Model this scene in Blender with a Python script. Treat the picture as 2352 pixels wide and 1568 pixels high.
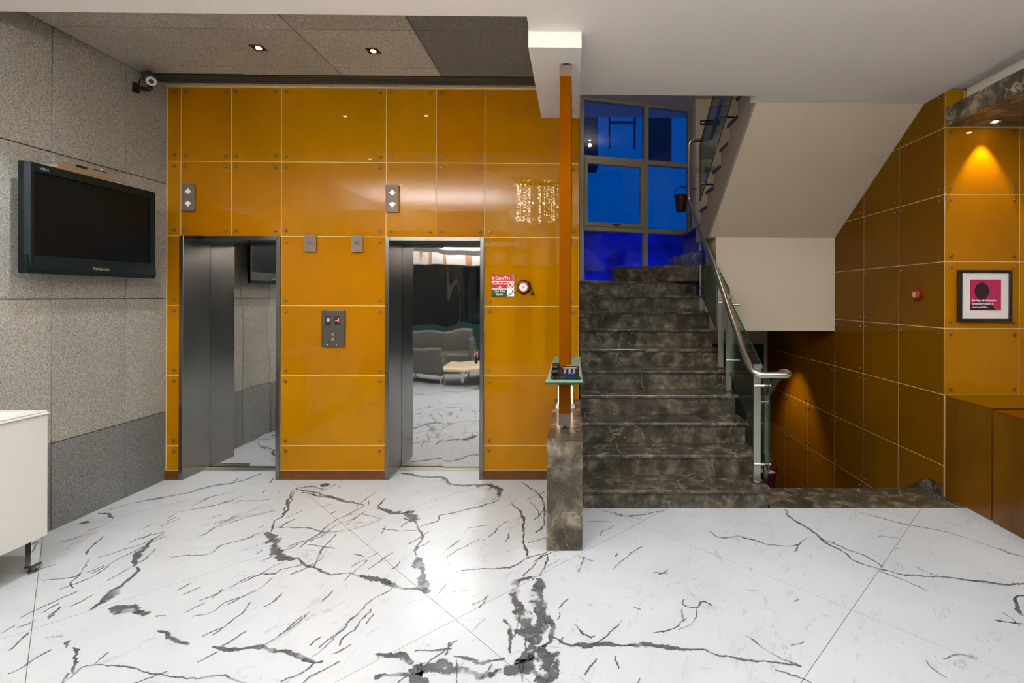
import bpy, bmesh, math, random
from math import sin, cos, pi, sqrt, radians
from mathutils import Vector, Matrix
random.seed(7)
S = bpy.context.scene
for o in list(bpy.data.objects):
    bpy.data.objects.remove(o)

# ------------------------------------------------------------------ camera, world, exposure
F, PX, PY, ROLL, YAW, H = 1142., 1333., 682., .0033, .0115, 1.6
cd = bpy.data.cameras.new('camera')
cam = bpy.data.objects.new('camera', cd)
S.collection.objects.link(cam)
cam.location = (0, 0, H)
cam.matrix_world = Matrix.Translation((0, 0, H)) @ Matrix.Rotation(-YAW, 4, 'Z') @ Matrix.Rotation(pi/2, 4, 'X') @ Matrix.Rotation(ROLL, 4, 'Z')
cd.sensor_width = 36
cd.lens = F/2352*36
cd.shift_x = (1176-PX)/2352
cd.shift_y = (PY-784)/2352
cd.clip_start = .05
S.camera = cam
S.view_settings.view_transform = 'Standard'
S.view_settings.look = 'None'
S.view_settings.exposure = 0.86
S.view_settings.gamma = 1
S.view_settings.use_curve_mapping = False

W = bpy.data.worlds.new('dusk'); S.world = W; W.use_nodes = True
W.node_tree.nodes['Background'].inputs[0].default_value = (.0, .085, .42, 1)   # deep blue dusk outside the windows
W.node_tree.nodes['Background'].inputs[1].default_value = .38

def light(kind, name, loc, power, color=(1, .93, .84), size=.3, size_y=None, aim=None, spot=None, blend=.5, rad=.04):
    l = bpy.data.lights.new(name, kind)
    l.energy = power; l.color = color
    if kind == 'AREA':
        l.shape = 'RECTANGLE'; l.size = size; l.size_y = size_y or size
    else:
        l.shadow_soft_size = rad
    if kind == 'SPOT':
        l.spot_size = radians(spot or 90); l.spot_blend = blend
    o = bpy.data.objects.new(name, l); S.collection.objects.link(o)
    o.location = loc
    d = Vector(aim if aim else (loc[0], loc[1], 0)) - Vector(loc)
    o.rotation_euler = d.to_track_quat('-Z', 'Y').to_euler()
    return o
WARM, NEUT, COOL = (1, .80, .55), (.85, .92, 1.0), (.84, .93, 1)
# downlights of the lobby ceiling (those over and behind the photographer are outside the frame)
LOBBY_SPOTS = [(-2.50, 2.66, 64, NEUT, 116), (.86, 2.66, 60, NEUT, 124), (2.45, 2.70, 12, NEUT, 112)]
for y_ in (1.3, -.3, -1.9):
    for x_ in (-2.6, -.9, .9, 2.6):
        LOBBY_SPOTS.append((x_, y_, (40 if y_ > 1 else 22) if x_ < 0 else 14, NEUT, 124 if y_ > 1 else 136))
LOBBY_SPOTS += [(-4.6, -1.9, 30, NEUT, 138), (4.4, -1.0, 20, NEUT, 138), (4.4, 1.2, 15, NEUT, 138)]
for x_, y_, p_, c_, a_ in LOBBY_SPOTS:
    light('SPOT', 'downlight_beam', (x_, y_, 3.255), p_, c_, spot=a_, blend=.25 if y_ > 2 else .6, rad=.03)
light('SPOT', 'granite_downlight_beam', (-2.329, 3.68, 3.40), 16, WARM, spot=80, blend=.6, rad=.03)
light('SPOT', 'granite_downlight_beam', (-1.502, 3.71, 3.40), 16, WARM, spot=80, blend=.6, rad=.03)
light('SPOT', 'canopy_downlight_beam', (3.30, 3.905, 2.98), 30, WARM, spot=66, blend=.55, rad=.015, aim=(3.30, 3.94, 0))
light('SPOT', 'stair_underside_beam', (2.60, 6.6, 1.19), 85, WARM, spot=72, blend=.6, rad=.02)
light('POINT', 'stairwell_lamp_light', (1.25, 5.75, 4.47), 7, (1, .9, .72), rad=.03)
# unseen rafts added behind and beside the camera, fill light for the white ceiling
FILL_RAFTS = [(-2.25, .35, 235, 2.4), (1.6, .35, 180, 2.8), (-2.6, -1.85, 110, 3.0), (1.6, -1.85, 100, 3.0)]
for x_, y_, p_, w_ in FILL_RAFTS:
    light('AREA', 'fill_raft_light', (x_, y_, 2.66), p_, NEUT, w_-.3, .8, aim=(x_, y_, 4))
for k_ in range(4):
    light('POINT', 'chandelier_bulb_light', (-.76+.155*k_, 1.58, 2.95), .5, (1, .93, .84), rad=.012)

# ------------------------------------------------------------------ back-projection (pixel of the 2352x1568 frame -> point in the room)
def ray(px, py):
    dx, dy = px-PX, py-PY
    x = (dx+dy*ROLL)/F; z = -(dy-dx*ROLL)/F
    c, s = cos(YAW), sin(YAW)
    return x*c+s, c-x*s, z
def aty(px, py, Y):
    r = ray(px, py); t = Y/r[1]; return Vector((r[0]*t, Y, H+r[2]*t))
def atz(px, py, Z):
    r = ray(px, py); t = (Z-H)/r[2]; return Vector((r[0]*t, r[1]*t, Z))
def atx(px, py, X):
    r = ray(px, py); t = X/r[0]; return Vector((X, r[1]*t, H+r[2]*t))

# ------------------------------------------------------------------ materials
def lin(r, g, b):
    f = lambda c: (c/255/12.92) if c/255 <= .04045 else ((c/255+.055)/1.055)**2.4
    return (f(r), f(g), f(b), 1)
def new_mat(name):
    m = bpy.data.materials.new(name); m.use_nodes = True
    nt = m.node_tree
    return m, nt, nt.nodes['Principled BSDF']
def node(nt, t, **kw):
    n = nt.nodes.new(t)
    for k, v in kw.items():
        if k.startswith('i_'):
            n.inputs[k[2:].replace('_', ' ')].default_value = v
        else:
            setattr(n, k, v)
    return n
def ramp(nt, src, stops):
    r = nt.nodes.new('ShaderNodeValToRGB'); nt.links.new(src, r.inputs[0])
    e = r.color_ramp.elements
    while len(e) < len(stops): e.new(.5)
    for x, (p, c) in zip(e, stops):
        x.position = p; x.color = c if len(c) == 4 else (*c, 1)
    return r.outputs[0]
def math_n(nt, op, a, b=None, clamp=False):
    n = nt.nodes.new('ShaderNodeMath'); n.operation = op; n.use_clamp = clamp
    for i, v in enumerate((a, b)):
        if v is None: continue
        if hasattr(v, 'is_output'): nt.links.new(v, n.inputs[i])
        else: n.inputs[i].default_value = v
    return n.outputs[0]
def mixc(nt, fac, a, b, mode='MIX'):
    n = nt.nodes.new('ShaderNodeMix'); n.data_type = 'RGBA'; n.blend_type = mode
    for i, v in ((0, fac), (6, a), (7, b)):
        if hasattr(v, 'is_output'): nt.links.new(v, n.inputs[i])
        else: n.inputs[i].default_value = v
    return n.outputs[2]
def pos(nt, scale=(1, 1, 1), rot=(0, 0, 0), kind='world'):
    if kind == 'world': src = nt.nodes.new('ShaderNodeNewGeometry').outputs['Position']
    else: src = nt.nodes.new('ShaderNodeTexCoord').outputs['Object']
    mp = nt.nodes.new('ShaderNodeMapping'); nt.links.new(src, mp.inputs[0])
    mp.inputs['Scale'].default_value = scale; mp.inputs['Rotation'].default_value = rot
    return mp.outputs[0]
def pos2(nt, ang, sx, sy):
    m1 = nt.nodes.new('ShaderNodeMapping'); nt.links.new(nt.nodes.new('ShaderNodeNewGeometry').outputs['Position'], m1.inputs[0])
    m1.inputs['Rotation'].default_value = (0, 0, radians(-ang))
    m2 = nt.nodes.new('ShaderNodeMapping'); nt.links.new(m1.outputs[0], m2.inputs[0]); m2.inputs['Scale'].default_value = (sx, sy, 1)
    return m2.outputs[0]
def noise(nt, vec, scale, detail=3, rough=.5, dist=0, out='Fac'):
    n = nt.nodes.new('ShaderNodeTexNoise'); nt.links.new(vec, n.inputs['Vector'])
    n.inputs['Scale'].default_value = scale; n.inputs['Detail'].default_value = detail
    n.inputs['Roughness'].default_value = rough; n.inputs['Distortion'].default_value = dist
    return n.outputs[out]
def bump(nt, bs, h, strength, dist=.01):
    b = nt.nodes.new('ShaderNodeBump'); b.inputs['Strength'].default_value = strength
    b.inputs['Distance'].default_value = dist
    nt.links.new(h, b.inputs['Height']); nt.links.new(b.outputs[0], bs.inputs['Normal'])
def simple(name, col, rough=.5, metal=0, var=.06, scale=6, spec=.5, bmp=0, bscale=40, emit=None, estr=0, coat=0):
    m, nt, bs = new_mat(name)
    n = noise(nt, pos(nt), scale, 3)
    a = tuple(max(0, c*(1-var)) for c in col[:3])+(1,); b = tuple(min(1, c*(1+var)) for c in col[:3])+(1,)
    nt.links.new(ramp(nt, n, [(.3, a), (.7, b)]), bs.inputs['Base Color'])
    bs.inputs['Roughness'].default_value = rough; bs.inputs['Metallic'].default_value = metal
    bs.inputs['Specular IOR Level'].default_value = spec
    bs.inputs['Coat Weight'].default_value = coat
    if bmp: bump(nt, bs, noise(nt, pos(nt), bscale, 3), bmp)
    if emit:
        bs.inputs['Emission Color'].default_value = (*emit[:3], 1); bs.inputs['Emission Strength'].default_value = estr
    return m
M = {}
M['white'] = simple('white_paint', lin(232, 226, 220), .6, var=.015, scale=1.5)
M['beige'] = simple('beige_paint', lin(214, 202, 184), .6, var=.02, scale=1.5)
M['soffit'] = simple('soffit_cream_paint', lin(205, 190, 168), .6, var=.015, scale=1.5)
M['grey_paint'] = simple('grey_paint', lin(150, 138, 122), .65, var=.03, scale=2)
M['dark_paint'] = simple('dark_paint', lin(30, 22, 22), .5)
M['silicone'] = simple('cream_joint_sealant', lin(205, 176, 118), .5, var=.03)
M['steel'] = simple('satin_steel', lin(190, 186, 178), .28, 1, var=.05, scale=14)
M['bolt'] = simple('bolt_steel', lin(128, 118, 100), .3, 1, var=.05)
M['steel_dark'] = simple('dark_steel', lin(110, 106, 98), .35, 1, var=.05)
M['chrome'] = simple('chrome', lin(215, 212, 205), .1, 1, var=.02)
M['plate'] = simple('brushed_plate', lin(118, 104, 92), .6, .6, var=.05, scale=30)
M['black'] = simple('black_plastic', lin(18, 20, 20), .35, var=.1)
M['tv_body'] = simple('tv_black_green_plastic', lin(9, 22, 22), .5, var=.06, spec=.2)
M['tv_screen'] = simple('tv_screen_glass', lin(10, 12, 13), .3, var=.02, spec=.12)
M['silver'] = simple('silver_plastic', lin(170, 165, 150), .35, .6, var=.04)
M['slot'] = simple('vent_black', lin(16, 17, 15), .6)
M['alu'] = simple('louver_grey_metal', lin(84, 82, 72), .5, .3)
M['red'] = simple('red_enamel', lin(128, 26, 10), .35)
M['red_sign'] = simple('sign_red', lin(175, 22, 12), .4, var=.02)
M['green_sign'] = simple('sign_green', lin(12, 62, 26), .4, var=.02)
M['white_sign'] = simple('sign_white', lin(235, 232, 226), .4, var=.01)
M['cream'] = simple('cream_metal', lin(205, 190, 165), .4)
M['bronze'] = simple('bronze_trim', lin(92, 66, 34), .35, .7)
M['brownwood'] = simple('brown_skirting', lin(92, 52, 12), .4, var=.2, scale=12)
M['white_stone'] = simple('white_quartz', lin(205, 203, 197), .3, var=.02, scale=90)
M['frame_grey'] = simple('window_frame_grey', lin(165, 157, 132), .4, .1, var=.04)
M['sofa'] = simple('grey_leather', lin(100, 97, 92), .42, var=.06, bmp=.15, bscale=120)
M['tablewood'] = simple('pale_table_wood', lin(222, 200, 165), .4, var=.08, scale=9)
M['leaf'] = simple('leaf', lin(90, 120, 50), .5, var=.3, scale=30)
M['petal_pink'] = simple('pink_petal', lin(205, 60, 90), .6)
M['petal_white'] = simple('white_petal', lin(235, 225, 215), .6)
M['vase'] = simple('dark_vase', lin(20, 32, 28), .1)
M['tan'] = simple('tan_board', lin(196, 150, 112), .45, var=.08)
M['darkglass'] = simple('night_dark_glass', lin(10, 20, 24), .04, var=.3, scale=1)
M['teal'] = simple('teal_frosted_film', lin(34, 66, 66), .35, var=.15, scale=2)
M['bucket'] = simple('dark_red_bucket', lin(62, 16, 14), .4)
M['sand'] = simple('bucket_sand', lin(205, 170, 160), .8, var=.08, scale=50)
M['magenta'] = simple('magenta_print', lin(176, 26, 84), .35, var=.03)
M['print_dark'] = simple('print_dark', lin(44, 10, 26), .35)
M['mat'] = simple('picture_mat', lin(215, 208, 198), .6, var=.01)
M['tarp'] = simple('blue_tarpaulin', lin(12, 40, 215), .5, var=.4, scale=3)
M['outwall'] = simple('outdoor_wall', lin(70, 84, 100), .8, var=.2, scale=1)
M['joint_grey'] = simple('grey_grout', lin(84, 74, 66), .8)
M['floor_joint'] = simple('floor_grout', lin(120, 114, 100), .6)
M['lcd'] = simple('phone_display', lin(120, 112, 104), .25)
M['blue_key'] = simple('blue_key', lin(40, 50, 190), .4)
M['key'] = simple('grey_key', lin(120, 122, 125), .4)
def emitter(name, col, st):
    m, nt, bs = new_mat(name)
    bs.inputs['Base Color'].default_value = (*col[:3], 1)
    bs.inputs['Emission Color'].default_value = (*col[:3], 1); bs.inputs['Emission Strength'].default_value = st
    return m
M['led'] = emitter('lamp_disc', (1, .86, .62), 30)
M['led_red'] = emitter('red_led', (1, .05, .08), 3.5)
M['led_blue'] = emitter('blue_led', (.2, .3, 1), 4)
M['crystal'] = emitter('lit_crystal', (1, .88, .66), 32)
M['tube'] = emitter('lamp_glass_tube', (1, .62, .45), 2.2)

def orange_glass(name, col, var=.10, coat=.45):
    m, nt, bs = new_mat(name)
    oi = nt.nodes.new('ShaderNodeObjectInfo')
    n1 = noise(nt, pos(nt, (1, 1, .6)), 1.6, 3)
    n2 = noise(nt, pos(nt), 11, 3, .6)
    a = tuple(c*(1-var) for c in col[:3])+(1,); b = tuple(min(1, c*(1+var)) for c in col[:3])+(1,)
    c1 = ramp(nt, n1, [(.3, a), (.7, b)])
    st = ramp(nt, n2, [(.22, (.80, .74, .6)), (.36, (1, 1, 1))])
    c2 = mixc(nt, .55, c1, st, 'MULTIPLY')
    hs = nt.nodes.new('ShaderNodeHueSaturation')
    nt.links.new(c2, hs.inputs['Color'])
    nt.links.new(math_n(nt, 'ADD', math_n(nt, 'MULTIPLY', oi.outputs['Random'], .14), .93), hs.inputs['Value'])
    nt.links.new(math_n(nt, 'ADD', math_n(nt, 'MULTIPLY', oi.outputs['Random'], .012), .494), hs.inputs['Hue'])
    nt.links.new(hs.outputs[0], bs.inputs['Base Color'])
    bs.inputs['Roughness'].default_value = .35
    bs.inputs['Specular IOR Level'].default_value = .0
    bs.inputs['Coat Weight'].default_value = coat; bs.inputs['Coat Roughness'].default_value = .015; bs.inputs['Coat IOR'].default_value = 1.42
    return m
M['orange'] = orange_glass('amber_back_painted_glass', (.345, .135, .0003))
M['orange_shaded'] = orange_glass('amber_glass_shaded', (.155, .058, .0004), coat=.4)  # same amber glass with the side wall's dimmer light put into its colour
M['bar'] = simple('amber_screen_bar', lin(112, 58, 3), .5, var=.08, scale=3, spec=0)

def lacquer():
    m, nt, bs = new_mat('brown_orange_lacquer')
    n = noise(nt, pos(nt, (1, 1, .25)), 2.2, 4, .6)
    nt.links.new(ramp(nt, n, [(.3, (.075, .028, .0018)), (.7, (.17, .066, .003))]), bs.inputs['Base Color'])
    bs.inputs['Roughness'].default_value = .22
    return m
M['lacquer'] = lacquer()

def granite(name, base, dark):
    m, nt, bs = new_mat(name)
    oi = nt.nodes.new('ShaderNodeObjectInfo')
    v = pos(nt)
    f1 = noise(nt, v, 210, 2, .6)
    f2 = noise(nt, v, 90, 3, .7)
    f3 = noise(nt, v, 2.2, 3)
    c = ramp(nt, f1, [(.34, dark), (.47, base), (.56, base), (.70, tuple(min(1, x*1.7) for x in base[:3]))])
    c = mixc(nt, 1, c, ramp(nt, f2, [(.30, (.45, .45, .45)), (.46, (1, 1, 1))]), 'MULTIPLY')
    c = mixc(nt, 1, c, ramp(nt, f3, [(.3, (.88, .88, .86)), (.7, (1.0, 1.0, 1.0))]), 'MULTIPLY')
    hs = nt.nodes.new('ShaderNodeHueSaturation'); nt.links.new(c, hs.inputs['Color'])
    nt.links.new(math_n(nt, 'ADD', math_n(nt, 'MULTIPLY', oi.outputs['Random'], .16), .92), hs.inputs['Value'])
    nt.links.new(hs.outputs[0], bs.inputs['Base Color'])
    bs.inputs['Roughness'].default_value = .45; bs.inputs['Specular IOR Level'].default_value = .35
    bump(nt, bs, f1, .12, .002)
    return m
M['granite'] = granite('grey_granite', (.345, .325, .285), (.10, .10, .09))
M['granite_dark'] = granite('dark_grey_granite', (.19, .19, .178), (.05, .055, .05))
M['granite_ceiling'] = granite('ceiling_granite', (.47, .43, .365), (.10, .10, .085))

def emperador(name, k=1.0):
    m, nt, bs = new_mat(name)
    oi = nt.nodes.new('ShaderNodeObjectInfo')
    v0 = pos(nt)
    add = nt.nodes.new('ShaderNodeVectorMath'); add.operation = 'ADD'
    sc = nt.nodes.new('ShaderNodeVectorMath'); sc.operation = 'SCALE'
    cx = nt.nodes.new('ShaderNodeCombineXYZ')
    for i in range(3): nt.links.new(oi.outputs['Random'], cx.inputs[i])
    nt.links.new(cx.outputs[0], sc.inputs[0]); sc.inputs['Scale'].default_value = 23.0
    nt.links.new(v0, add.inputs[0]); nt.links.new(sc.outputs[0], add.inputs[1])
    v = add.outputs[0]
    n1 = noise(nt, v, 7.5, 7, .62, .25)
    base = ramp(nt, n1, [(.30, (.022*k, .017*k, .010*k)), (.47, (.050*k, .040*k, .026*k)), (.58, (.115*k, .093*k, .062*k)), (.72, (.26*k, .215*k, .15*k))])
    w = noise(nt, v, 3.0, 4, .6, .8, 'Color')
    wm = nt.nodes.new('ShaderNodeVectorMath'); wm.operation = 'MULTIPLY_ADD'
    nt.links.new(w, wm.inputs[0]); wm.inputs[1].default_value = (.40, .40, .40); nt.links.new(v, wm.inputs[2])
    vo = nt.nodes.new('ShaderNodeTexVoronoi'); vo.feature = 'DISTANCE_TO_EDGE'; vo.inputs['Scale'].default_value = 3.6
    nt.links.new(wm.outputs[0], vo.inputs['Vector'])
    msk = noise(nt, v, 2.4, 3)
    vein = math_n(nt, 'MULTIPLY', ramp(nt, vo.outputs['Distance'], [(.0, (1, 1, 1)), (.020, (0, 0, 0))]), ramp(nt, msk, [(.45, (0, 0, 0)), (.60, (.75, .75, .75))]))
    c = mixc(nt, vein, base, (.36*k, .29*k, .21*k, 1))
    f = noise(nt, v, 16, 5, .7, 1.2)
    a = math_n(nt, 'ABSOLUTE', math_n(nt, 'SUBTRACT', f, .5))
    thin = math_n(nt, 'MULTIPLY', ramp(nt, a, [(.0, (1, 1, 1)), (.012, (0, 0, 0))]), ramp(nt, msk, [(.40, (.6, .6, .6)), (.55, (0, 0, 0))]))
    c = mixc(nt, thin, c, (.20*k, .17*k, .135*k, 1))
    nt.links.new(c, bs.inputs['Base Color'])
    bs.inputs['Roughness'].default_value = .22
    return m
M['emp'] = emperador('dark_brown_marble', .95)
M['emp_pier'] = emperador('pier_brown_marble', 1.15)
M['emp_canopy'] = emperador('canopy_grey_marble', 1.6)

def white_marble():
    m, nt, bs = new_mat('white_veined_marble')
    base = (.80, .80, .80, 1)
    cl = noise(nt, pos(nt), 1.1, 4, .6)
    c = ramp(nt, cl, [(.3, (.42, .437, .447)), (.6, (.475, .49, .50))])
    # fine diagonal flecks
    n3 = noise(nt, pos(nt), 1.3, 2)
    mk = ramp(nt, n3, [(.42, (0, 0, 0)), (.58, (1, 1, 1))])
    n2 = noise(nt, pos2(nt, 72, 1.8, 7), 2.2, 5, .62, .6)
    fleck = math_n(nt, 'MULTIPLY', ramp(nt, n2, [(.61, (0, 0, 0)), (.70, (1, 1, 1))]), mk)
    c = mixc(nt, math_n(nt, 'MULTIPLY', fleck, .55), c, (.25, .26, .28, 1))
    n6 = noise(nt, pos2(nt, 60, 3, 9), 2.6, 4, .62, .8)
    fl2 = math_n(nt, 'MULTIPLY', ramp(nt, n6, [(.675, (0, 0, 0)), (.72, (1, 1, 1))]), ramp(nt, n3, [(.40, (1, 1, 1)), (.60, (.3, .3, .3))]))
    c = mixc(nt, math_n(nt, 'MULTIPLY', fl2, .8), c, (.13, .135, .15, 1))
    for an_, sc_, thr in ((66, 1.0, .006), (20, .8, .004)):
        n4 = noise(nt, pos2(nt, an_, .8, 1.9), 1.5*sc_, 7, .60, .5)
        a = math_n(nt, 'ABSOLUTE', math_n(nt, 'SUBTRACT', n4, .5))
        n5 = noise(nt, pos(nt), 2.3+sc_, 2)
        hair = math_n(nt, 'MULTIPLY', ramp(nt, a, [(0, (1, 1, 1)), (thr, (0, 0, 0))]), ramp(nt, n5, [(.50, (0, 0, 0)), (.60, (1, 1, 1))]))
        c = mixc(nt, math_n(nt, 'MULTIPLY', hair, .65), c, (.22, .23, .25, 1))
    nt.links.new(c, bs.inputs['Base Color'])
    bs.inputs['Roughness'].default_value = .28; bs.inputs['Specular IOR Level'].default_value = .28
    return m
M['marble'] = white_marble()

def vein_mat():
    m, nt, bs = new_mat('grey_marble_vein')
    d = node(nt, 'ShaderNodeAttribute', attribute_name='vd').outputs['Fac']
    w = node(nt, 'ShaderNodeAttribute', attribute_name='vw').outputs['Fac']
    v = pos(nt)
    na = math_n(nt, 'SUBTRACT', noise(nt, v, 24, 7, .7), .5)
    nb = math_n(nt, 'SUBTRACT', noise(nt, v, 9, 3, .55), .5)
    amp = math_n(nt, 'ADD', math_n(nt, 'MULTIPLY', w, 2.2), .030)
    dd = math_n(nt, 'ADD', d, math_n(nt, 'MULTIPLY', na, amp))
    dd = math_n(nt, 'ADD', dd, math_n(nt, 'MULTIPLY', nb, math_n(nt, 'MULTIPLY', amp, 1.3)))
    dd = math_n(nt, 'ABSOLUTE', dd)
    lo = math_n(nt, 'MULTIPLY', w, ramp(nt, noise(nt, v, 11, 3), [(.35, (.45, .45, .45)), (.65, (1.25, 1.25, 1.25))]))
    wid = math_n(nt, 'ADD', math_n(nt, 'MULTIPLY', w, .25), .0030)
    t = math_n(nt, 'DIVIDE', math_n(nt, 'SUBTRACT', dd, lo), wid, True)
    t = math_n(nt, 'SUBTRACT', 1.0, t, True)
    # white islands in broad veins
    isl = ramp(nt, noise(nt, v, 17, 4, .6, .6), [(.56, (1, 1, 1)), (.62, (.15, .15, .15))])
    wide = ramp(nt, w, [(.010, (0, 0, 0)), (.022, (1, 1, 1))])
    islm = mixc(nt, wide, (1, 1, 1, 1), isl)
    t = math_n(nt, 'MULTIPLY', t, islm)
    t = math_n(nt, 'MULTIPLY', t, ramp(nt, noise(nt, v, 6, 3), [(.36, (.35, .35, .35)), (.50, (1, 1, 1))]))
    c = ramp(nt, noise(nt, v, 14, 5, .65), [(.3, (.045, .048, .052)), (.7, (.125, .13, .138))])
    nt.links.new(c, bs.inputs['Base Color']); bs.inputs['Roughness'].default_value = .28; bs.inputs['Specular IOR Level'].default_value = .28
    tr = nt.nodes.new('ShaderNodeBsdfTransparent'); mx = nt.nodes.new('ShaderNodeMixShader')
    nt.links.new(t, mx.inputs[0]); nt.links.new(tr.outputs[0], mx.inputs[1]); nt.links.new(bs.outputs[0], mx.inputs[2])
    nt.links.new(mx.outputs[0], nt.nodes['Material Output'].inputs[0])
    return m
M['vein'] = vein_mat()

def mirror_steel(name, col, rough, wav, brushed=0):
    m, nt, bs = new_mat(name)
    bs.inputs['Metallic'].default_value = 1
    nt.links.new(ramp(nt, noise(nt, pos(nt), 3, 3), [(.3, tuple(c*.93 for c in col)), (.7, col)]), bs.inputs['Base Color'])
    bs.inputs['Roughness'].default_value = rough
    n = noise(nt, pos(nt, (2.6, 1, .9)), 1.3, 1, .4)
    if brushed:
        n2 = noise(nt, pos(nt, (60, 60, 1.2)), 5, 3)
        n = math_n(nt, 'ADD', n, math_n(nt, 'MULTIPLY', n2, .02))
    bump(nt, bs, n, wav, .02)
    return m
M['mirror'] = mirror_steel('mirror_steel_door', (.72, .72, .72), .02, .3)
M['jamb'] = mirror_steel('brushed_steel_jamb', (.25, .24, .22), .24, .3, 1)

def glass(name, tint, refl=.09, rough=.02):
    m, nt, bs = new_mat(name)
    tr = nt.nodes.new('ShaderNodeBsdfTransparent'); tr.inputs[0].default_value = (*tint, 1)
    gl = nt.nodes.new('ShaderNodeBsdfGlossy'); gl.inputs['Roughness'].default_value = rough
    fr = nt.nodes.new('ShaderNodeFresnel'); fr.inputs[0].default_value = 1.45
    mx = nt.nodes.new('ShaderNodeMixShader')
    nt.links.new(math_n(nt, 'ADD', math_n(nt, 'MULTIPLY', fr.outputs[0], .6), refl-.025, True), mx.inputs[0])
    nt.links.new(tr.outputs[0], mx.inputs[1]); nt.links.new(gl.outputs[0], mx.inputs[2])
    nt.links.new(mx.outputs[0], nt.nodes['Material Output'].inputs[0])
    return m
M['glass'] = glass('clear_green_glass', (.80, .90, .87), .05)
M['glass_edge'] = simple('green_glass_edge', lin(24, 62, 48), .15)
M['pane'] = glass('window_pane', (.85, .93, 1), .045)
M['frosted'] = simple('frosted_green_glass', lin(126, 158, 132), .25, var=.04)

# ------------------------------------------------------------------ geometry helpers
COL = S.collection
WL = {}      # world position of each object's origin
class MB:
    def __init__(s): s.v = []; s.f = []
    def add(s, vs, fs):
        o = len(s.v); s.v += [Vector(v) for v in vs]; s.f += [tuple(i+o for i in f) for f in fs]; return s
    def box(s, x0, x1, y0, y1, z0, z1):
        return s.add([(x, y, z) for z in (z0, z1) for y in (y0, y1) for x in (x0, x1)],
                     [(0, 2, 3, 1), (4, 5, 7, 6), (0, 1, 5, 4), (2, 6, 7, 3), (0, 4, 6, 2), (1, 3, 7, 5)])
    def bbox(s, x0, x1, y0, y1, z0, z1, b=.004, seg=2):
        bm = bmesh.new(); bmesh.ops.create_cube(bm, size=1)
        for v in bm.verts:
            v.co = Vector(((x0+x1)/2+v.co.x*(x1-x0), (y0+y1)/2+v.co.y*(y1-y0), (z0+z1)/2+v.co.z*(z1-z0)))
        b = min(b, (x1-x0)*.45, (y1-y0)*.45, (z1-z0)*.45)
        bmesh.ops.bevel(bm, geom=list(bm.edges), offset=b, segments=seg, profile=.5, affect='EDGES')
        bm.verts.index_update()
        s.add([v.co.copy() for v in bm.verts], [[v.index for v in f.verts] for f in bm.faces]); bm.free(); return s
    def prism(s, poly, axis, a, b):
        # poly: 2D points in the plane of the two other axes (in x,y,z order)
        n = len(poly); P = []
        for t in (a, b):
            for p in poly:
                P.append((t, p[0], p[1]) if axis == 'x' else (p[0], t, p[1]) if axis == 'y' else (p[0], p[1], t))
        fs = [tuple(range(n))[::-1], tuple(range(n, 2*n))] + [(i, (i+1) % n, n+(i+1) % n, n+i) for i in range(n)]
        return s.add(P, fs)
    def cyl(s, p0, p1, r, n=16, r1=None):
        p0, p1 = Vector(p0), Vector(p1); r1 = r if r1 is None else r1
        d = (p1-p0).normalized(); u = d.orthogonal().normalized(); w = d.cross(u)
        P = [p+(u*cos(2*pi*i/n)+w*sin(2*pi*i/n))*q for p, q in ((p0, r), (p1, r1)) for i in range(n)]
        return s.add(P, [tuple(range(n))[::-1], tuple(range(n, 2*n))]+[(i, (i+1) % n, n+(i+1) % n, n+i) for i in range(n)])
    def lathe(s, c, prof, axis='z', n=24):
        c = Vector(c); P = []
        for r, h in prof:
            for i in range(n):
                a = 2*pi*i/n
                q = {'z': (r*cos(a), r*sin(a), h), 'y': (r*cos(a), h, r*sin(a)), 'x': (h, r*cos(a), r*sin(a))}[axis]
                P.append(c+Vector(q))
        fs = [(k*n+i, k*n+(i+1) % n, (k+1)*n+(i+1) % n, (k+1)*n+i) for k in range(len(prof)-1) for i in range(n)]
        fs += [tuple(range(n))[::-1], tuple(range((len(prof)-1)*n, len(prof)*n))]
        return s.add(P, fs)
    def tube(s, pts, r, n=12, closed=False):
        pts = [Vector(p) for p in pts]; m = len(pts); P = []; up = None
        for i, p in enumerate(pts):
            a = pts[i-1] if (i or closed) else p; b = pts[(i+1) % m] if (i < m-1 or closed) else p
            d = (b-a).normalized()
            if up is None: up = d.orthogonal().normalized()
            up = (up-d*up.dot(d)).normalized(); w = d.cross(up)
            P += [p+(up*cos(2*pi*k/n)+w*sin(2*pi*k/n))*r for k in range(n)]
        fs = [(i*n+k, i*n+(k+1) % n, ((i+1) % m)*n+(k+1) % n, ((i+1) % m)*n+k) for i in range(m if closed else m-1) for k in range(n)]
        if not closed: fs += [tuple(range(n))[::-1], tuple(range((m-1)*n, m*n))]
        return s.add(P, fs)
    def sphere(s, c, r, n=10, sz=1):
        c = Vector(c); prof = [(max(1e-4, r*sin(pi*k/n)), -r*sz*cos(pi*k/n)) for k in range(n+1)]
        return s.lathe(c, prof, 'z', n+2)
    def xf(s, m, start=0):
        for i in range(start, len(s.v)): s.v[i] = m @ s.v[i]
        return s
def smooth_path(pts, rad=.06, seg=6):
    pts = [Vector(p) for p in pts]; out = [pts[0]]
    for i in range(1, len(pts)-1):
        a, b, c = pts[i-1], pts[i], pts[i+1]
        r = min(rad, (a-b).length*.45, (c-b).length*.45)
        p, q = b+(a-b).normalized()*r, b+(c-b).normalized()*r
        for k in range(seg+1):
            t = k/seg; out.append(p*(1-t)**2+b*2*t*(1-t)+q*t*t)
    return out+[pts[-1]]
def props(o, label=None, cat=None, group=None, kind=None):
    if label: o['label'] = label
    if cat: o['category'] = cat
    if group: o['group'] = group
    if kind: o['kind'] = kind
    return o
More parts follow.
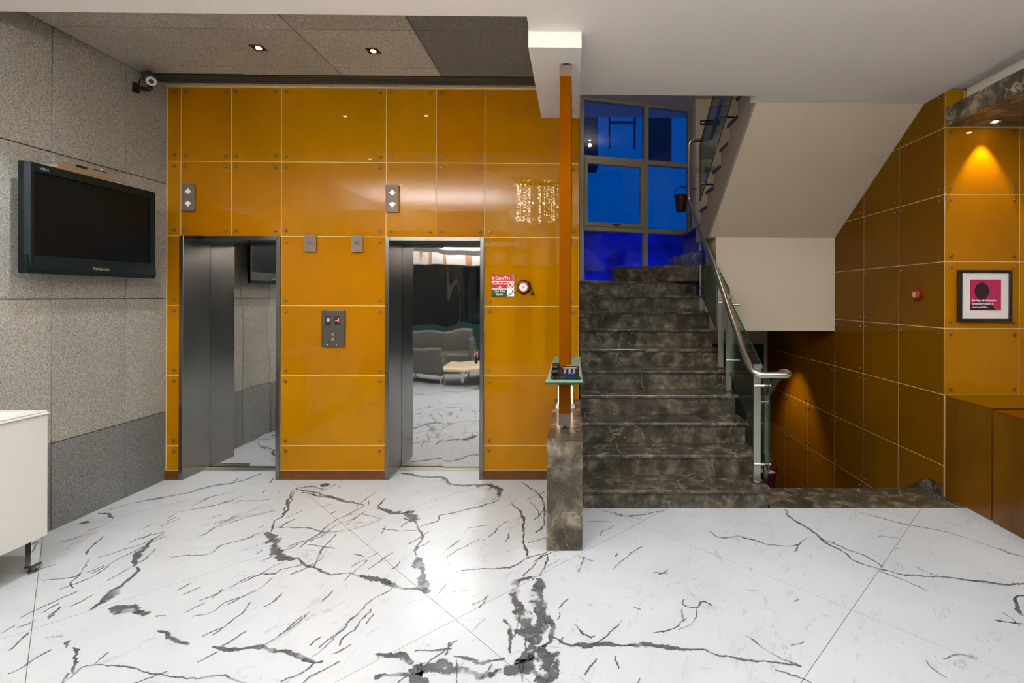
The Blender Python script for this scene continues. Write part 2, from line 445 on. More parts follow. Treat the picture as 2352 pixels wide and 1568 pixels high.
def link(o, parent, world):
    COL.objects.link(o)
    w = Vector(world); WL[o.name] = w
    if parent is not None:
        o.parent = parent; o.location = w-WL[parent.name]
    else: o.location = w
    return o
def obj(name, mb, mat, parent=None, origin=None, smooth=False, fix=True, **kw):
    if origin is None:
        if parent is not None: origin = WL[parent.name]
        else:
            n = len(mb.v); origin = (sum(v.x for v in mb.v)/n, sum(v.y for v in mb.v)/n, min(v.z for v in mb.v))
    og = Vector(origin)
    me = bpy.data.meshes.new(name)
    me.from_pydata([v-og for v in mb.v], [], mb.f); me.update()
    if fix:
        bm = bmesh.new(); bm.from_mesh(me); bmesh.ops.recalc_face_normals(bm, faces=bm.faces); bm.to_mesh(me); bm.free()
    if smooth:
        me.set_sharp_from_angle(angle=radians(38)) if hasattr(me, 'set_sharp_from_angle') else None
        for p in me.polygons: p.use_smooth = True
        try: me.set_sharp_from_angle(angle=radians(38))
        except Exception: pass
    me.materials.append(mat)
    o = bpy.data.objects.new(name, me)
    link(o, parent, og); props(o, **kw)
    return o
def empty(name, loc, parent=None, **kw):
    o = bpy.data.objects.new(name, None); o.empty_display_size = .1
    link(o, parent, loc); props(o, **kw); return o
def inst(name, mesh, parent, world, rot=None):
    o = bpy.data.objects.new(name, mesh); link(o, parent, world)
    if rot: o.rotation_euler = rot
    return o
def text(name, s, size, mat, world, rot, parent, ext=.0006, align='LEFT', sx=1, bold=0):
    c = bpy.data.curves.new(name, 'FONT'); c.body = s; c.size = size; c.extrude = ext; c.align_x = align; c.offset = bold
    c.resolution_u = 3
    t = bpy.data.objects.new('tmp', c); COL.objects.link(t)
    dg = bpy.context.evaluated_depsgraph_get()
    me = bpy.data.meshes.new_from_object(t.evaluated_get(dg))
    bpy.data.objects.remove(t)
    for v in me.vertices: v.co.x *= sx
    me.materials.clear(); me.materials.append(mat)
    o = bpy.data.objects.new(name, me); link(o, parent, world); o.rotation_euler = rot
    return o
RF = (pi/2, 0, 0)            # text facing -Y
RL = (pi/2, 0, pi/2)         # text facing +X (left wall)

# ================================================================== STRUCTURE
LX, BY, RX, FY = -3.555, 4.37, 3.0, 4.0
CZ = 3.27
# ---- floor: substrate + diagonal marble slabs
fl = obj('floor', MB().box(-6.3, .05, -3.5, 4.72, -.12, -.006).box(.05, 6.2, -3.5, 3.765, -.12, -.006), M['floor_joint'], origin=(0, 0, 0), kind='structure')
def clip(poly, x0, x1, y0, y1):
    for ax, lim, sg in ((0, x0, 1), (0, x1, -1), (1, y0, 1), (1, y1, -1)):
        out = []
        for i in range(len(poly)):
            a, b = poly[i-1], poly[i]
            da, db = (a[ax]-lim)*sg, (b[ax]-lim)*sg
            if (da >= 0) != (db >= 0):
                t = da/(da-db); out.append((a[0]+(b[0]-a[0])*t, a[1]+(b[1]-a[1])*t))
            if db >= 0: out.append(b)
        poly = out
        if len(poly) < 3: return []
    return poly
us = [1.335+1.465*k for k in range(-7, 7)]; vs = [-.785+1.378*k for k in range(-7, 8)]
g = .0014; q = 1/sqrt(2)
for i in range(len(us)-1):
    for j in range(len(vs)-1):
        c = [(us[i]+g, vs[j]+g), (us[i+1]-g, vs[j]+g), (us[i+1]-g, vs[j+1]-g), (us[i]+g, vs[j+1]-g)]
        c = [((u+v)*q, (u-v)*q) for u, v in c]
        mb = MB()
        for r in ((-6.3, .05, -3.5, 4.72), (.05, 6.2, -3.5, 3.765)):
            p = clip(c, *r)
            if p: mb.prism(p, 'z', -.006, 0)
        if mb.v:
            cx_ = sum(v.x for v in mb.v)/len(mb.v); cy_ = sum(v.y for v in mb.v)/len(mb.v)
            obj('marble_slab', mb, M['marble'], fl, origin=(cx_, cy_, 0))

# ---- natural grey veins of the marble, traced where they run over the floor
VE = []
def vs_(frame, *veins):
    ox, oy, sc = frame
    for w, pts in veins: VE.append(([(ox+x/sc, oy+y/sc) for x, y in pts], w))
vs_((350, 880, 3.856), (4, [(0, 1030), (250, 985), (350, 960), (520, 910), (700, 885), (850, 845), (985, 790)]), (2.5, [(700, 885), (730, 860), (755, 835)]),
    (3, [(1040, 885), (1060, 865), (1080, 830)]), (3, [(345, 1090), (440, 1045), (520, 1005), (720, 960)]), (2, [(350, 1120), (560, 1080), (680, 1045), (880, 1040), (1040, 1030)]),
    (5, [(1260, 935), (1420, 965), (1600, 1010), (1840, 1070)]), (3, [(1260, 935), (1400, 915), (1540, 940)]), (3, [(1250, 940), (1220, 1010), (1180, 1090), (1170, 1157)]))
vs_((0, 1130, 2.613),
    (2.5, [(650, 105), (780, 70), (900, 45), (1050, 15)]), (11, [(470, 190), (510, 182), (550, 178)]), (8, [(590, 125), (650, 132), (672, 162)]),
    (2, [(1000, 160), (1060, 125), (1160, 100), (1290, 80)]), (2.5, [(520, 375), (540, 340), (575, 310), (620, 265)]),
    (2.2, [(255, 530), (400, 515), (470, 500), (495, 470), (530, 400)]), (2, [(430, 580), (430, 540), (490, 490)]),
    ([3, 13, 13, 7, 5, 4, 6, 8, 6, 3, 2], [(535, 708), (620, 650), (700, 585), (760, 535), (800, 500), (832, 465), (810, 425), (830, 375), (860, 335), (900, 300), (980, 245)]),
    (1.5, [(550, 490), (640, 440), (720, 400), (850, 330), (1000, 260)]), ([14, 20, 16, 12, 5], [(668, 690), (720, 705), (790, 705), (850, 720), (910, 720)]),
    (2, [(1020, 390), (1100, 380), (1240, 375), (1330, 320), (1480, 280), (1530, 255), (1590, 240)]),
    ([10, 17, 12, 14, 16, 6], [(1600, 240), (1640, 290), (1640, 340), (1690, 385), (1760, 398), (1800, 400)]),
    ([6, 3, 3, 3, 3, 4, 9, 10, 3], [(1780, 390), (1830, 435), (1900, 465), (1990, 495), (2090, 485), (2190, 505), (2240, 515), (2300, 530), (2345, 552)]),
    (3, [(1630, 240), (1640, 180), (1700, 140), (1740, 70), (1760, 0)]), (2, [(1640, 205), (1720, 212), (1850, 215), (1950, 240), (2080, 235)]),
    (2, [(2080, 235), (2200, 195), (2300, 165)]), (2.5, [(1450, 545), (1560, 490), (1700, 420)]), (2, [(1580, 490), (1650, 490), (1700, 460), (1830, 435)]),
    (2.5, [(380, 1145), (450, 1090), (510, 1040), (640, 1040), (800, 1050), (900, 1085), (1050, 1110), (1190, 1115), (1330, 1095), (1400, 1125), (1480, 1140)]),
    (4, [(440, 1090), (440, 1030), (460, 970), (440, 930)]), ([3, 8, 9, 6, 7, 7, 4, 3], [(1270, 930), (1400, 945), (1540, 935), (1640, 950), (1760, 980), (1850, 1000), (1890, 1020), (1940, 1015)]),
    (1.6, [(1680, 1140), (1760, 1110), (1830, 1070), (1890, 1020)]), (2, [(2040, 920), (2060, 880), (2130, 830), (2180, 750), (2230, 700)]),
    (2, [(2070, 800), (2150, 720), (2230, 650), (2350, 580)]), (2.4, [(1110, 725), (1180, 690), (1235, 660)]), (1.5, [(1150, 750), (1290, 710), (1350, 660), (1450, 630), (1540, 590)]),
    (5, [(285, 765), (310, 730), (350, 690)]), (2.5, [(60, 950), (130, 880), (155, 845)]), (3, [(270, 875), (330, 865), (380, 860)]),
    (5, [(945, 830), (1010, 845), (1030, 885), (1100, 905), (1140, 910)]), (3, [(1810, 0), (1900, 20), (2000, 40), (2100, 65), (2190, 75)]),
    (1.6, [(2190, 75), (2140, 110), (2000, 180), (1860, 300)]), (1.6, [(2290, 160), (2160, 130), (2100, 135)]), (3, [(2310, 35), (2280, 90), (2352, 120)]),
    (2, [(1890, 450), (1910, 380), (1960, 310), (2020, 250)]), (2, [(1840, 310), (1900, 320), (2010, 340)]), (2, [(2120, 370), (2190, 382)]), (2, [(1580, 690), (1640, 655), (1700, 600)]),
    (2.5, [(380, 910), (400, 900), (395, 935)]), (2, [(930, 745), (1000, 740)]))
vs_((860, 1000, 2.76),
    ([3, 8, 12, 4, 14, 18, 12], [(20, 460), (90, 480), (140, 492), (165, 495), (215, 490), (240, 520), (262, 545)]), (2, [(60, 400), (30, 450), (20, 460)]),
    (3, [(250, 540), (290, 600), (310, 650), (270, 700), (260, 760)]), ([10, 16, 8, 12, 16, 8], [(262, 770), (275, 820), (310, 860), (305, 910), (312, 960), (330, 1000)]),
    (2, [(45, 590), (150, 600), (290, 605)]), (3, [(290, 575), (400, 540), (410, 510), (500, 490), (600, 465), (700, 440), (800, 400)]),
    ([5, 6, 6, 5, 9, 10, 9, 8, 3], [(160, 235), (300, 260), (430, 268), (490, 308), (600, 315), (720, 315), (780, 330), (795, 360), (800, 395)]),
    (3, [(930, 290), (1000, 340), (1060, 390), (1080, 490), (1070, 570), (1030, 620)]), (5, [(870, 430), (940, 500), (945, 600), (950, 710), (980, 780)]),
    (2.5, [(520, 860), (650, 845), (750, 845), (880, 830), (970, 775), (1090, 745)]), ([10, 12, 8, 4, 6, 8], [(0, 900), (60, 918), (90, 940), (200, 968), (280, 972), (320, 985)]),
    ([4, 12, 16, 18, 14, 8], [(1000, 890), (915, 920), (890, 980), (885, 1030), (905, 1060), (950, 1082)]), ([8, 14, 20, 22, 20, 16], [(1030, 905), (1055, 960), (1045, 1030), (1040, 1100), (1080, 1150), (1120, 1190)]),
    ([14, 22, 26, 28, 22], [(940, 1075), (940, 1130), (945, 1200), (970, 1260), (1000, 1310)]), ([12, 10, 10, 16, 26, 30, 34], [(1120, 1180), (1135, 1230), (1120, 1290), (1080, 1340), (1095, 1400), (1100, 1470), (1100, 1568)]),
    ([10, 14, 16, 20, 24, 26], [(1030, 1090), (1060, 1200), (1020, 1270), (990, 1340), (975, 1400), (1000, 1480)]), (20, [(960, 1380), (940, 1440), (1000, 1480), (1060, 1530)]),
    (7, [(1130, 1270), (1200, 1310), (1300, 1330), (1450, 1330), (1656, 1330)]), ([12, 24, 26, 18, 14, 22, 26, 20], [(220, 1500), (290, 1465), (420, 1462), (560, 1485), (680, 1508), (820, 1500), (920, 1470), (1000, 1470)]),
    ([8, 9, 9, 6], [(0, 1390), (120, 1388), (200, 1402), (240, 1450)]), ([8, 8, 10, 12], [(0, 1525), (100, 1520), (220, 1530), (330, 1560)]), (16, [(210, 1520), (260, 1560), (340, 1575)]),
    ([3, 7, 4, 7, 3], [(510, 1390), (600, 1420), (680, 1432), (740, 1428), (830, 1420)]), (5, [(820, 1160), (860, 1230), (860, 1310), (860, 1380)]), (3, [(255, 1365), (400, 1360), (490, 1350)]),
    (2, [(1050, 890), (1090, 790), (1100, 750)]), (2, [(1160, 1170), (1170, 1120)]), (6, [(1370, 1280), (1400, 1270)]), (3, [(1530, 1400), (1555, 1480)]), (2, [(590, 585), (730, 570)]), (2, [(500, 990), (600, 980)]))
vs_((1320, 1130, 2.279),
    ([9, 8, 8, 9, 10, 6, 5, 4, 3, 3, 3, 2], [(0, 800), (150, 800), (300, 800), (390, 790), (450, 805), (540, 820), (640, 820), (700, 830), (780, 860), (900, 880), (1050, 890), (1190, 915)]),
    (4, [(1100, 90), (1140, 140), (1240, 200), (1310, 260), (1400, 310), (1470, 360), (1590, 400)]), (2, [(1310, 250), (1430, 300), (1530, 340), (1610, 390)]),
    ([2, 2, 2, 3, 4, 8, 5, 5, 4], [(1590, 400), (1720, 430), (1850, 440), (1950, 443), (2040, 455), (2110, 465), (2170, 470), (2260, 483), (2352, 475)]), (2, [(1590, 410), (1700, 450), (1790, 490), (1850, 520)]),
    (2, [(1780, 390), (1900, 440)]), (2.5, [(700, 200), (760, 240), (850, 230), (900, 240), (1000, 270), (1090, 280), (1170, 275), (1215, 240)]), (2, [(1170, 275), (1150, 310)]),
    (2, [(140, 95), (250, 120), (360, 145)]), (2, [(210, 120), (330, 120), (480, 95)]), (3, [(570, 560), (580, 600), (640, 605), (670, 570), (720, 595)]), (3, [(560, 610), (560, 680), (500, 720), (400, 740)]), (2, [(640, 610), (610, 690), (540, 720)]),
    (2.5, [(905, 750), (1000, 820), (1060, 860), (1190, 915)]), (3, [(1050, 930), (1160, 960), (1240, 998)]), (4, [(2200, 290), (2280, 320), (2352, 340)]), (1.5, [(1450, 95), (1700, 160), (1950, 210), (2200, 290)]),
    (5, [(2352, 540), (2310, 560), (2320, 620), (2352, 650)]), (3, [(2200, 670), (2280, 680), (2352, 690)]), (3, [(2250, 630), (2330, 700)]), (3, [(1920, 870), (2000, 850), (2110, 870)]),
    (2, [(1840, 880), (1880, 930), (1950, 970)]), (3, [(415, 420), (490, 425)]), (3, [(440, 430), (490, 408)]), (4, [(210, 855), (235, 925)]), (3, [(310, 600), (345, 618)]), (1.5, [(50, 155), (190, 152)]), (2, [(20, 340), (100, 360)]), (4, [(0, 690), (50, 740), (90, 765)]),
    (2, [(890, 510), (960, 520)]), (3, [(1150, 575), (1175, 560)]), (2, [(1130, 800), (1200, 780)]), (2, [(1590, 230), (1700, 240)]))
rv = random.Random(5)
for k in range(60):
    x, y = rv.uniform(-4.5, 4.5), rv.uniform(-3.0, 1.7); a = rv.gauss(.6, .5) + (pi/2 if rv.random() < .3 else 0); pl = []
    for i in range(rv.randint(5, 10)):
        pl.append((x, y)); a += rv.gauss(0, .35); st_ = rv.uniform(.08, .22); x += cos(a)*st_; y += sin(a)*st_
    if max(p[1] for p in pl) < 1.95: VE.append((pl, rv.choice((.006, .008, .012, .02, .035)), 'w'))
for k in range(250):
    x, y = rv.uniform(-3.4, 3.4), rv.uniform(1.6, 4.2)
    if x > .3: continue
    a = radians(rv.gauss(68, 16)); pl = []
    n_ = rv.randint(2, 4); L = rv.uniform(.03, .13)
    for i in range(n_): pl.append((x, y)); x += cos(a)*L; y += sin(a)*L; a += rv.gauss(0, .25)
    if max(p[1] for p in pl) > (4.3 if x < 0 else 3.7): continue
    VE.append((pl, rv.choice((.0015, .002, .003, .003, .005)) * (.7 if x > .3 else 1), 'w'))
vmb = MB(); VD = []; VWt = []
def catmull(P, n):
    out = []
    for i in range(len(P)-1):
        p0, p1, p2, p3 = P[max(i-1, 0)], P[i], P[i+1], P[min(i+2, len(P)-1)]
        for k in range(n):
            t = k/n
            out.append(tuple(.5*((2*p1[a])+(-p0[a]+p2[a])*t+(2*p0[a]-5*p1[a]+4*p2[a]-p3[a])*t*t+(-p0[a]+3*p1[a]-3*p2[a]+p3[a])*t**3) for a in range(len(p1))))
    out.append(tuple(P[-1])); return out
for k, (pts, w, *wd) in enumerate(VE):
    P = [(p[0], p[1], w*(.2+.3*abs(sin(i*1.7)))) for i, p in enumerate(pts)] if wd else []
    for i, p in enumerate([] if wd else pts):
        gp = atz(*p, 0)
        if isinstance(w, list): wp = w[min(i, len(w)-1)]*1.25
        else: wp = w*(.45 if i in (0, len(pts)-1) else 1)
        P.append((gp.x, gp.y, wp*gp.y/F*.5))
    P = catmull(P, 5)
    z = .00015+k*.000006
    base = len(vmb.v); n = len(P)
    for i, (x, y, hw) in enumerate(P):
        a, b = P[max(i-1, 0)], P[min(i+1, n-1)]
        d = Vector((b[0]-a[0], b[1]-a[1])); d = d.normalized() if d.length > 0 else Vector((1, 0))
        nx, ny = -d.y, d.x
        hw = max(hw, .0014); R = hw*3.0+.026
        if i in (0, n-1): hw *= .4
        vmb.v += [Vector((x+nx*R, y+ny*R, z)), Vector((x-nx*R, y-ny*R, z))]
        VD += [R, -R]; VWt += [hw, hw]
        if i: 
            o_ = base+2*i; vmb.f.append((o_-2, o_-1, o_+1, o_))
vo_ = obj('marble_vein', vmb, M['vein'], fl, origin=(0, 0, 0), fix=False, kind='stuff')
for nm, dat in (('vd', VD), ('vw', VWt)):
    at_ = vo_.data.attributes.new(nm, 'FLOAT', 'POINT'); at_.data.foreach_set('value', dat)

# ---- left granite wall
wl = obj('wall_left', MB().box(LX-.2, LX-.014, -.3, 4.9, -.1, 4.7), M['joint_grey'], origin=(LX, 2, 0), kind='structure')
ycols = [-.3, .06, .62, 1.18, 1.74, 2.30, 2.863, 3.423, 3.981, 4.372]
zrows = [0, .592, 1.575, 2.573, 3.43]
for i in range(len(ycols)-1):
    for j in range(4):
        y0, y1, z0, z1 = ycols[i]+.0028, ycols[i+1]-.0028, zrows[j]+.003, zrows[j+1]-.003
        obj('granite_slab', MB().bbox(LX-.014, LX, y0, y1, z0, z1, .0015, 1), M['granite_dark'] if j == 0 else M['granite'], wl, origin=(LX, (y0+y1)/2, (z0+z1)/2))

# ---- granite ceiling over the lift lobby with louvre slot
cg = obj('ceiling_granite', MB().box(-3.56, -.25, 2.93, 4.39, 3.436, 3.6), M['joint_grey'], origin=(-2, 3.6, 3.43), kind='structure')
cxs = [-3.555, -2.735, -1.925, -1.105, -.29]; cys = [2.80, 3.42, 3.985, 4.128]
for i in range(4):
    for j in range(3):
        x0, x1, y0, y1 = cxs[i]+.004, cxs[i+1]-.004, cys[j]+.003, cys[j+1]-.003
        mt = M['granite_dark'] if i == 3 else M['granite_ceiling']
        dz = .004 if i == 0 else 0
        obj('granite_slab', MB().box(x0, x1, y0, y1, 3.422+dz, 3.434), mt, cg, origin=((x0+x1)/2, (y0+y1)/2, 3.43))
    obj('granite_slab', MB().box(cxs[i]+.001, cxs[i+1]-.001, 4.285, 4.369, 3.422, 3.436), M['granite_ceiling'], cg, origin=((cxs[i]+cxs[i+1])/2, 4.33, 3.43))
lv = empty('louvre_grille', (-1.9, 4.2, 3.42), label='long dark linear air grille set in the granite ceiling above the orange wall', cat='air grille')
obj('slot_box', MB().box(-3.54, -.29, 4.129, 4.284, 3.430, 3.4355), M['slot'], lv)
for k in range(6):
    y = 4.135+k*.0275
    obj('louvre_blade', MB().box(-3.54, -.29, y+.004, y+.014, 3.416, 3.420), M['alu'], lv, origin=(-1.9, y, 3.42))

# ---- white ceiling, beam, bulkheads
ceil = obj('ceiling', MB().box(-3.56, -.291, -.3, 2.968, CZ, CZ+.16).box(-.291, .04, -.3, 3.14, CZ, CZ+.1)
           .box(.04, 1.503, -.3, 4.105, CZ, CZ+.1).box(1.503, 3.0, -.3, 4.25, CZ, CZ+.1).box(3.0, 6.2, -.3, 4.25, CZ+.03, CZ+.1)
           .box(-6.3, 6.2, -3.5, -.3, CZ, CZ+.16), M['white'], origin=(0, 2, CZ), kind='structure')
obj('trim_1', MB().box(-.297, .039, 3.135, 4.369, 3.171, 3.44), M['white'], kind='structure')
obj('trim_2', MB().box(3.0, 3.14, -.3, 3.99, 3.145, CZ+.029).box(3.0, 3.145, -.3, 2.6, CZ, CZ+.03), M['white'], kind='structure') if False else None
obj('trim_2', MB().box(3.165, 6.2, -.3, 3.985, 3.145, CZ+.028), M['white'], kind='structure')

# ---- back wall (lift wall): backing, amber glass panels with steel bolts
DX1, DX2 = (-3.433, -2.563), (-1.653, -.792)
back = MB()
for x0, x1 in ((-3.70, DX1[0]), (DX1[1], DX2[0]), (DX2[1], .036)): back.box(x0, x1, 4.3715, 4.80, -.05, 3.46)
for x0, x1 in (DX1, DX2): back.box(x0, x1, 4.3715, 4.80, 2.124, 3.46).box(x0-.02, x1+.02, 4.74, 4.80, -.05, 2.2)
wb = obj('wall_back', back, M['silicone'], origin=(-1.8, 4.4, 0), kind='structure')
bolt_mb = MB().lathe((0, 0, 0), [(.006, 0), (.006, -.006), (.0110, -.006), (.0125, -.008), (.0125, -.012), (.010, -.015), (.004, -.015), (.004, -.013), (.0005, -.013)], 'y', 14)
bolt_me = bpy.data.meshes.new('bolt'); bolt_me.from_pydata(bolt_mb.v, [], bolt_mb.f); bolt_me.materials.append(M['bolt'])
for p in bolt_me.polygons: p.use_smooth = len(p.vertices) == 4
def panel(parent, mat, a0, a1, z0, z1, plane, val, bolts=True, single=False, g=.0030, th=.006, inset=.044):
    z0 += g; z1 -= g; a0 += g; a1 -= g
    if plane == 'y':
        mb = MB().bbox(a0, a1, val, val+th, z0, z1, .001, 1); c = ((a0+a1)/2, val, (z0+z1)/2)
    else:
        mb = MB().bbox(val, val+th, a0, a1, z0, z1, .001, 1); c = (val, (a0+a1)/2, (z0+z1)/2)
    p = obj('glass_panel', mb, mat, parent, origin=c)
    if bolts:
        As = [(a0+a1)/2+.012] if single else [a0+inset, a1-inset]
        Zs = [z0+inset, z1-inset] if (z1-z0) > .3 else [z1-inset]
        for a in As:
            for z in Zs:
                if plane == 'y': inst('bolt', bolt_me, p, (a, val, z))
                else: inst('bolt', bolt_me, p, (val, a, z), (0, 0, -pi/2))
    return p
ZB = [3.425, 2.771, 2.122, 1.518, .906, .297, .08]
cols = [(-3.55, -3.433, range(6), True), (-3.433, -2.997, range(2), False), (-2.997, -2.563, range(2), False), (-2.563, -1.653, range(6), False),
        (-1.653, -1.217, range(2), False), (-1.217, -.792, range(2), False), (-.792, .036, range(6), False)]
for x0, x1, rows, single in cols:
    for r in rows:
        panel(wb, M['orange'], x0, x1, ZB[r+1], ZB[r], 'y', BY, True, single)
obj('baseboard_back', MB().box(-3.555, -3.434, 4.360, 4.376, 0, .078).box(-2.562, -1.654, 4.360, 4.376, 0, .078).box(-.791, -.17, 4.360, 4.376, 0, .078), M['brownwood'], kind='structure')
obj('trim_3', MB().box(-3.555, -.31, 4.352, 4.372, 3.414, 3.424), M['silicone'], kind='structure')
# left side wall of the stair shaft
obj('wall_stair_left', MB().box(-.12, .036, 4.801, 7.6, -2, 4.7).box(-.12, .036, 4.376, 4.801, 3.461, 4.7), M['beige'], kind='structure')

# ---- lift doors (door_1, door_2)
def lift(nm, x0, x1):
    d = empty(nm, ((x0+x1)/2, 4.5, 0), kind='structure')
    fw, zt = .036, 2.122
    zi = zt-.034
    obj('jamb', MB().bbox(x0+.001, x0+fw, 4.352, 4.735, 0, zt, .002, 1), M['jamb'], d)
    obj('jamb', MB().bbox(x1-fw, x1-.001, 4.352, 4.735, 0, zt, .002, 1), M['jamb'], d)
    obj('frame_header', MB().bbox(x0+fw, x1-fw, 4.352, 4.735, zi, zt, .002, 1), M['jamb'], d)
    xm = x0+.43
    obj('door_panel', MB().bbox(x0+fw+.001, xm+.02, 4.678, 4.70, .012, zi-.002, .001, 1), M['mirror'], d)
    obj('door_panel', MB().bbox(xm, x1-fw-.001, 4.640, 4.662, .012, zi-.002, .001, 1), M['mirror'], d)
    s = MB().box(x0+fw, x1-fw, 4.575, 4.735, .0, .005)
    for k in range(5): s.box(x0+fw, x1-fw, 4.582+k*.03, 4.594+k*.03, .005, .008)
    obj('door_sill', s, M['steel'], d)
lift('door_1', *DX1); lift('door_2', *DX2)

# ---- right: frontal amber wall + side amber wall running back
wr = obj('wall_right', MB().box(RX+.0015, 3.9, FY+.0015, 4.30, -2, 3.29).box(RX+.0015, 3.3, 4.30, 7.8, -2, 4.7), M['silicone'], origin=(3.1, 5, 0), kind='structure')
ZR = [3.288, 2.986, 2.443, 1.897, 1.356, .816, .240, -.31, -.86, -1.41, -1.95]
panel(wr, M['orange'], RX, 3.155, 2.986, 3.288, 'y', FY, False)
for r in range(1, 5):
    panel(wr, M['orange'], RX, 3.615, ZR[r+1], ZR[r], 'y', FY)
    panel(wr, M['orange'], 3.615, 3.9, ZR[r+1], ZR[r], 'y', FY, False)
YS = [FY+.001, 4.57, 5.128, 5.70, 6.35, 7.02, 7.70]
for i in range(6):
    for r in range(10):
        if i > 1 and r == 0: continue
        panel(wr, M['orange_shaded'], YS[i], YS[i+1], ZR[r+1], ZR[r], 'x', RX)
# other lobby walls (behind the photographer)
obj('wall_lobby_right', MB().box(5.9, 6.2, -3.5, 4.2, 0, CZ), M['beige'], kind='structure')
obj('wall_lobby_left', MB().box(-6.3, -6.1, -3.5, -.3, 0, CZ), M['beige'], kind='structure')
obj('wall_desk_end', MB().box(3.9, 5.9, 4.0, 4.2, 0, CZ+.02), M['beige'], kind='structure')
obj('wall_left_return', MB().box(-6.1, LX-.015, -.42, -.31, 0, CZ), M['beige'], kind='structure')
# glazed front of the lobby
wf = empty('window_2', (0, -3.3, 0), kind='structure')
xs = [-6.1, -4.6, -3.1, -1.6, -.1, 1.4, 2.9, 4.4, 5.9]
for i in range(8):
    obj('pane', MB().box(xs[i]+.02, xs[i+1]-.02, -3.34, -3.33, .9, 2.34), M['darkglass'], wf)
    obj('frosted_band', MB().box(xs[i]+.02, xs[i+1]-.02, -3.342, -3.328, .05, .9), M['teal'], wf) if i > 1 else obj('frosted_band', MB().box(xs[i]+.02, xs[i+1]-.02, -3.342, -3.328, .05, .9), M['teal'], wf)
    obj('mullion', MB().box(xs[i]-.02, xs[i]+.02, -3.37, -3.30, 0, 2.35), M['steel_dark'], wf)
obj('wall_front', MB().box(-6.1, 5.9, -3.5, -3.38, 0, CZ), M['dark_paint'], kind='structure')
vl = obj('trim_4', MB().box(-6.1, 5.9, -3.37, -3.12, 2.36, CZ-.002), M['white'], kind='structure')
for k in range(22):
    x = -5.9+k*.53
    obj('tan_strip', MB().box(x, x+.16, -3.118, -3.108, 2.37, CZ-.01), M['tan'], vl)

# ---- stairwell shell
obj('ceiling_stairwell', MB().box(-.12, 3.3, 2.9, 8.2, 4.57, 4.7), M['beige'], kind='structure')
obj('wall_light_block', MB().box(.04, 3.3, 2.8, 2.9, CZ+.11, 4.57), M['beige'], kind='structure')  # unseen wall added to block outdoor light above the lobby ceiling
obj('wall_stair_back', MB().box(1.80, 3.0, 7.42, 7.6, 2.2, 4.57).prism([(1.802, 7.601), (1.9, 7.601), (1.99, 7.95), (1.905, 7.95), (1.83, 7.72)], 'z', 1.5, 4.57), M['beige'], kind='structure')
bw = obj('wall_basement', MB().box(1.4, 3.0, 7.70, 7.85, -2.0, 1.3), M['beige'], kind='structure')
obj('door_3', MB().bbox(1.56, 2.93, 7.66, 7.70, -1.9, .88, .004, 1), M['dark_paint'], kind='structure')
obj('floor_basement', MB().box(.0, 3.0, 3.8, 7.85, -2.05, -1.93), M['emp'], kind='structure')

# ================================================================== STAIRS
st = empty('staircase', (.8, 3.77, 0), label='dark brown marble stairs rising between the pier and the steel railing', cat='staircase')
SZ = [.147, .316, .50, .68, .865, 1.05, 1.239, 1.43, 1.62, 1.81]
SY = [3.765+.305*k for k in range(10)]+[6.80]
SR = [1.475, 1.50, 1.51, 1.52, 1.53, 1.54, 1.555, 1.57, 1.585, 1.59]
prof = [(3.79, -1.92)]
zp = 0
for k in range(10):
    prof += [(SY[k]+.018, zp-.02 if k else -.0), (SY[k]+.018, SZ[k]-.028)]; zp = SZ[k]
prof += [(7.55, 1.782), (7.55, -1.92)]
prof[1] = (3.783, 0)
obj('stair_body', MB().prism(prof, 'x', .06, 1.47), M['beige'], st)
for k in range(10):
    z0 = SZ[k-1] if k else 0
    XR = SR[k]
    obj('riser', MB().bbox(.057, XR, SY[k], SY[k]+.018, z0, SZ[k]-.028, .001, 1), M['emp'], st, origin=(.8, SY[k], z0))
    y1 = SY[k+1]+.018 if k < 9 else 7.38
    t = MB().bbox(.055, XR+.028, SY[k]-.024, y1, SZ[k]-.028, SZ[k], .005, 2)
    obj('tread', t, M['emp'], st, origin=(.8, SY[k], SZ[k]))
# winder steps at the turn
for zz, zb, poly in ((2.01, 1.81, [(1.56, 6.25), (.52, 6.80), (.50, 7.44), (1.80, 7.78), (1.80, 6.3)]),
                 (2.18, 2.01, [(1.56, 6.15), (1.42, 7.10), (1.42, 7.62), (1.80, 7.72), (1.80, 6.15)])):
    inner = [(x*.985+.02, y*.99+.06) for x, y in poly]
    obj('riser', MB().prism(inner, 'z', zb, zz-.028), M['emp'], st, origin=(1, 6.8, zb))
    obj('tread', MB().prism(poly, 'z', zz-.028, zz), M['emp'], st, origin=(1, 6.8, zz))

# upper flight that comes back over the lower one
uf = empty('upper_staircase', (2.2, 5.7, 1.2), label='white painted upper stair flight with slanted underside above the stairwell', cat='staircase')
RY = [5.997-.268*k for k in range(13)]; RZ = [2.50+.1635*k for k in range(14)]
pf = [(5.70, 1.217), (5.70, 2.292), (4.215, CZ-.001), (4.215, 3.32), (2.95, 4.16), (2.95, RZ[12]-.03)]
for k in range(11, -1, -1):
    pf += [(RY[k], RZ[k+1]-.03) if True else 0, (RY[k], RZ[k]-.03)]
pf = [(5.70, 2.292), (4.24, CZ), (4.24, 3.36), (2.95, 4.25)]
for k in range(11, -1, -1):
    if k == 11: pf.append((2.95, RZ[12]-.03)); pf.append((RY[11], RZ[12]-.03))
    else: pf.append((RY[k], RZ[k+1]-.03))
    pf.append((RY[k], RZ[k]-.03))
pf += [(6.30, 2.47), (6.30, 2.292)]
obj('stair_slab', MB().prism(pf, 'x', 1.55, 2.999), M['soffit'], uf)
obj('slab_foot', MB().box(1.625, 2.999, 5.70, 6.30, 1.217, 2.2915), M['soffit'], uf)
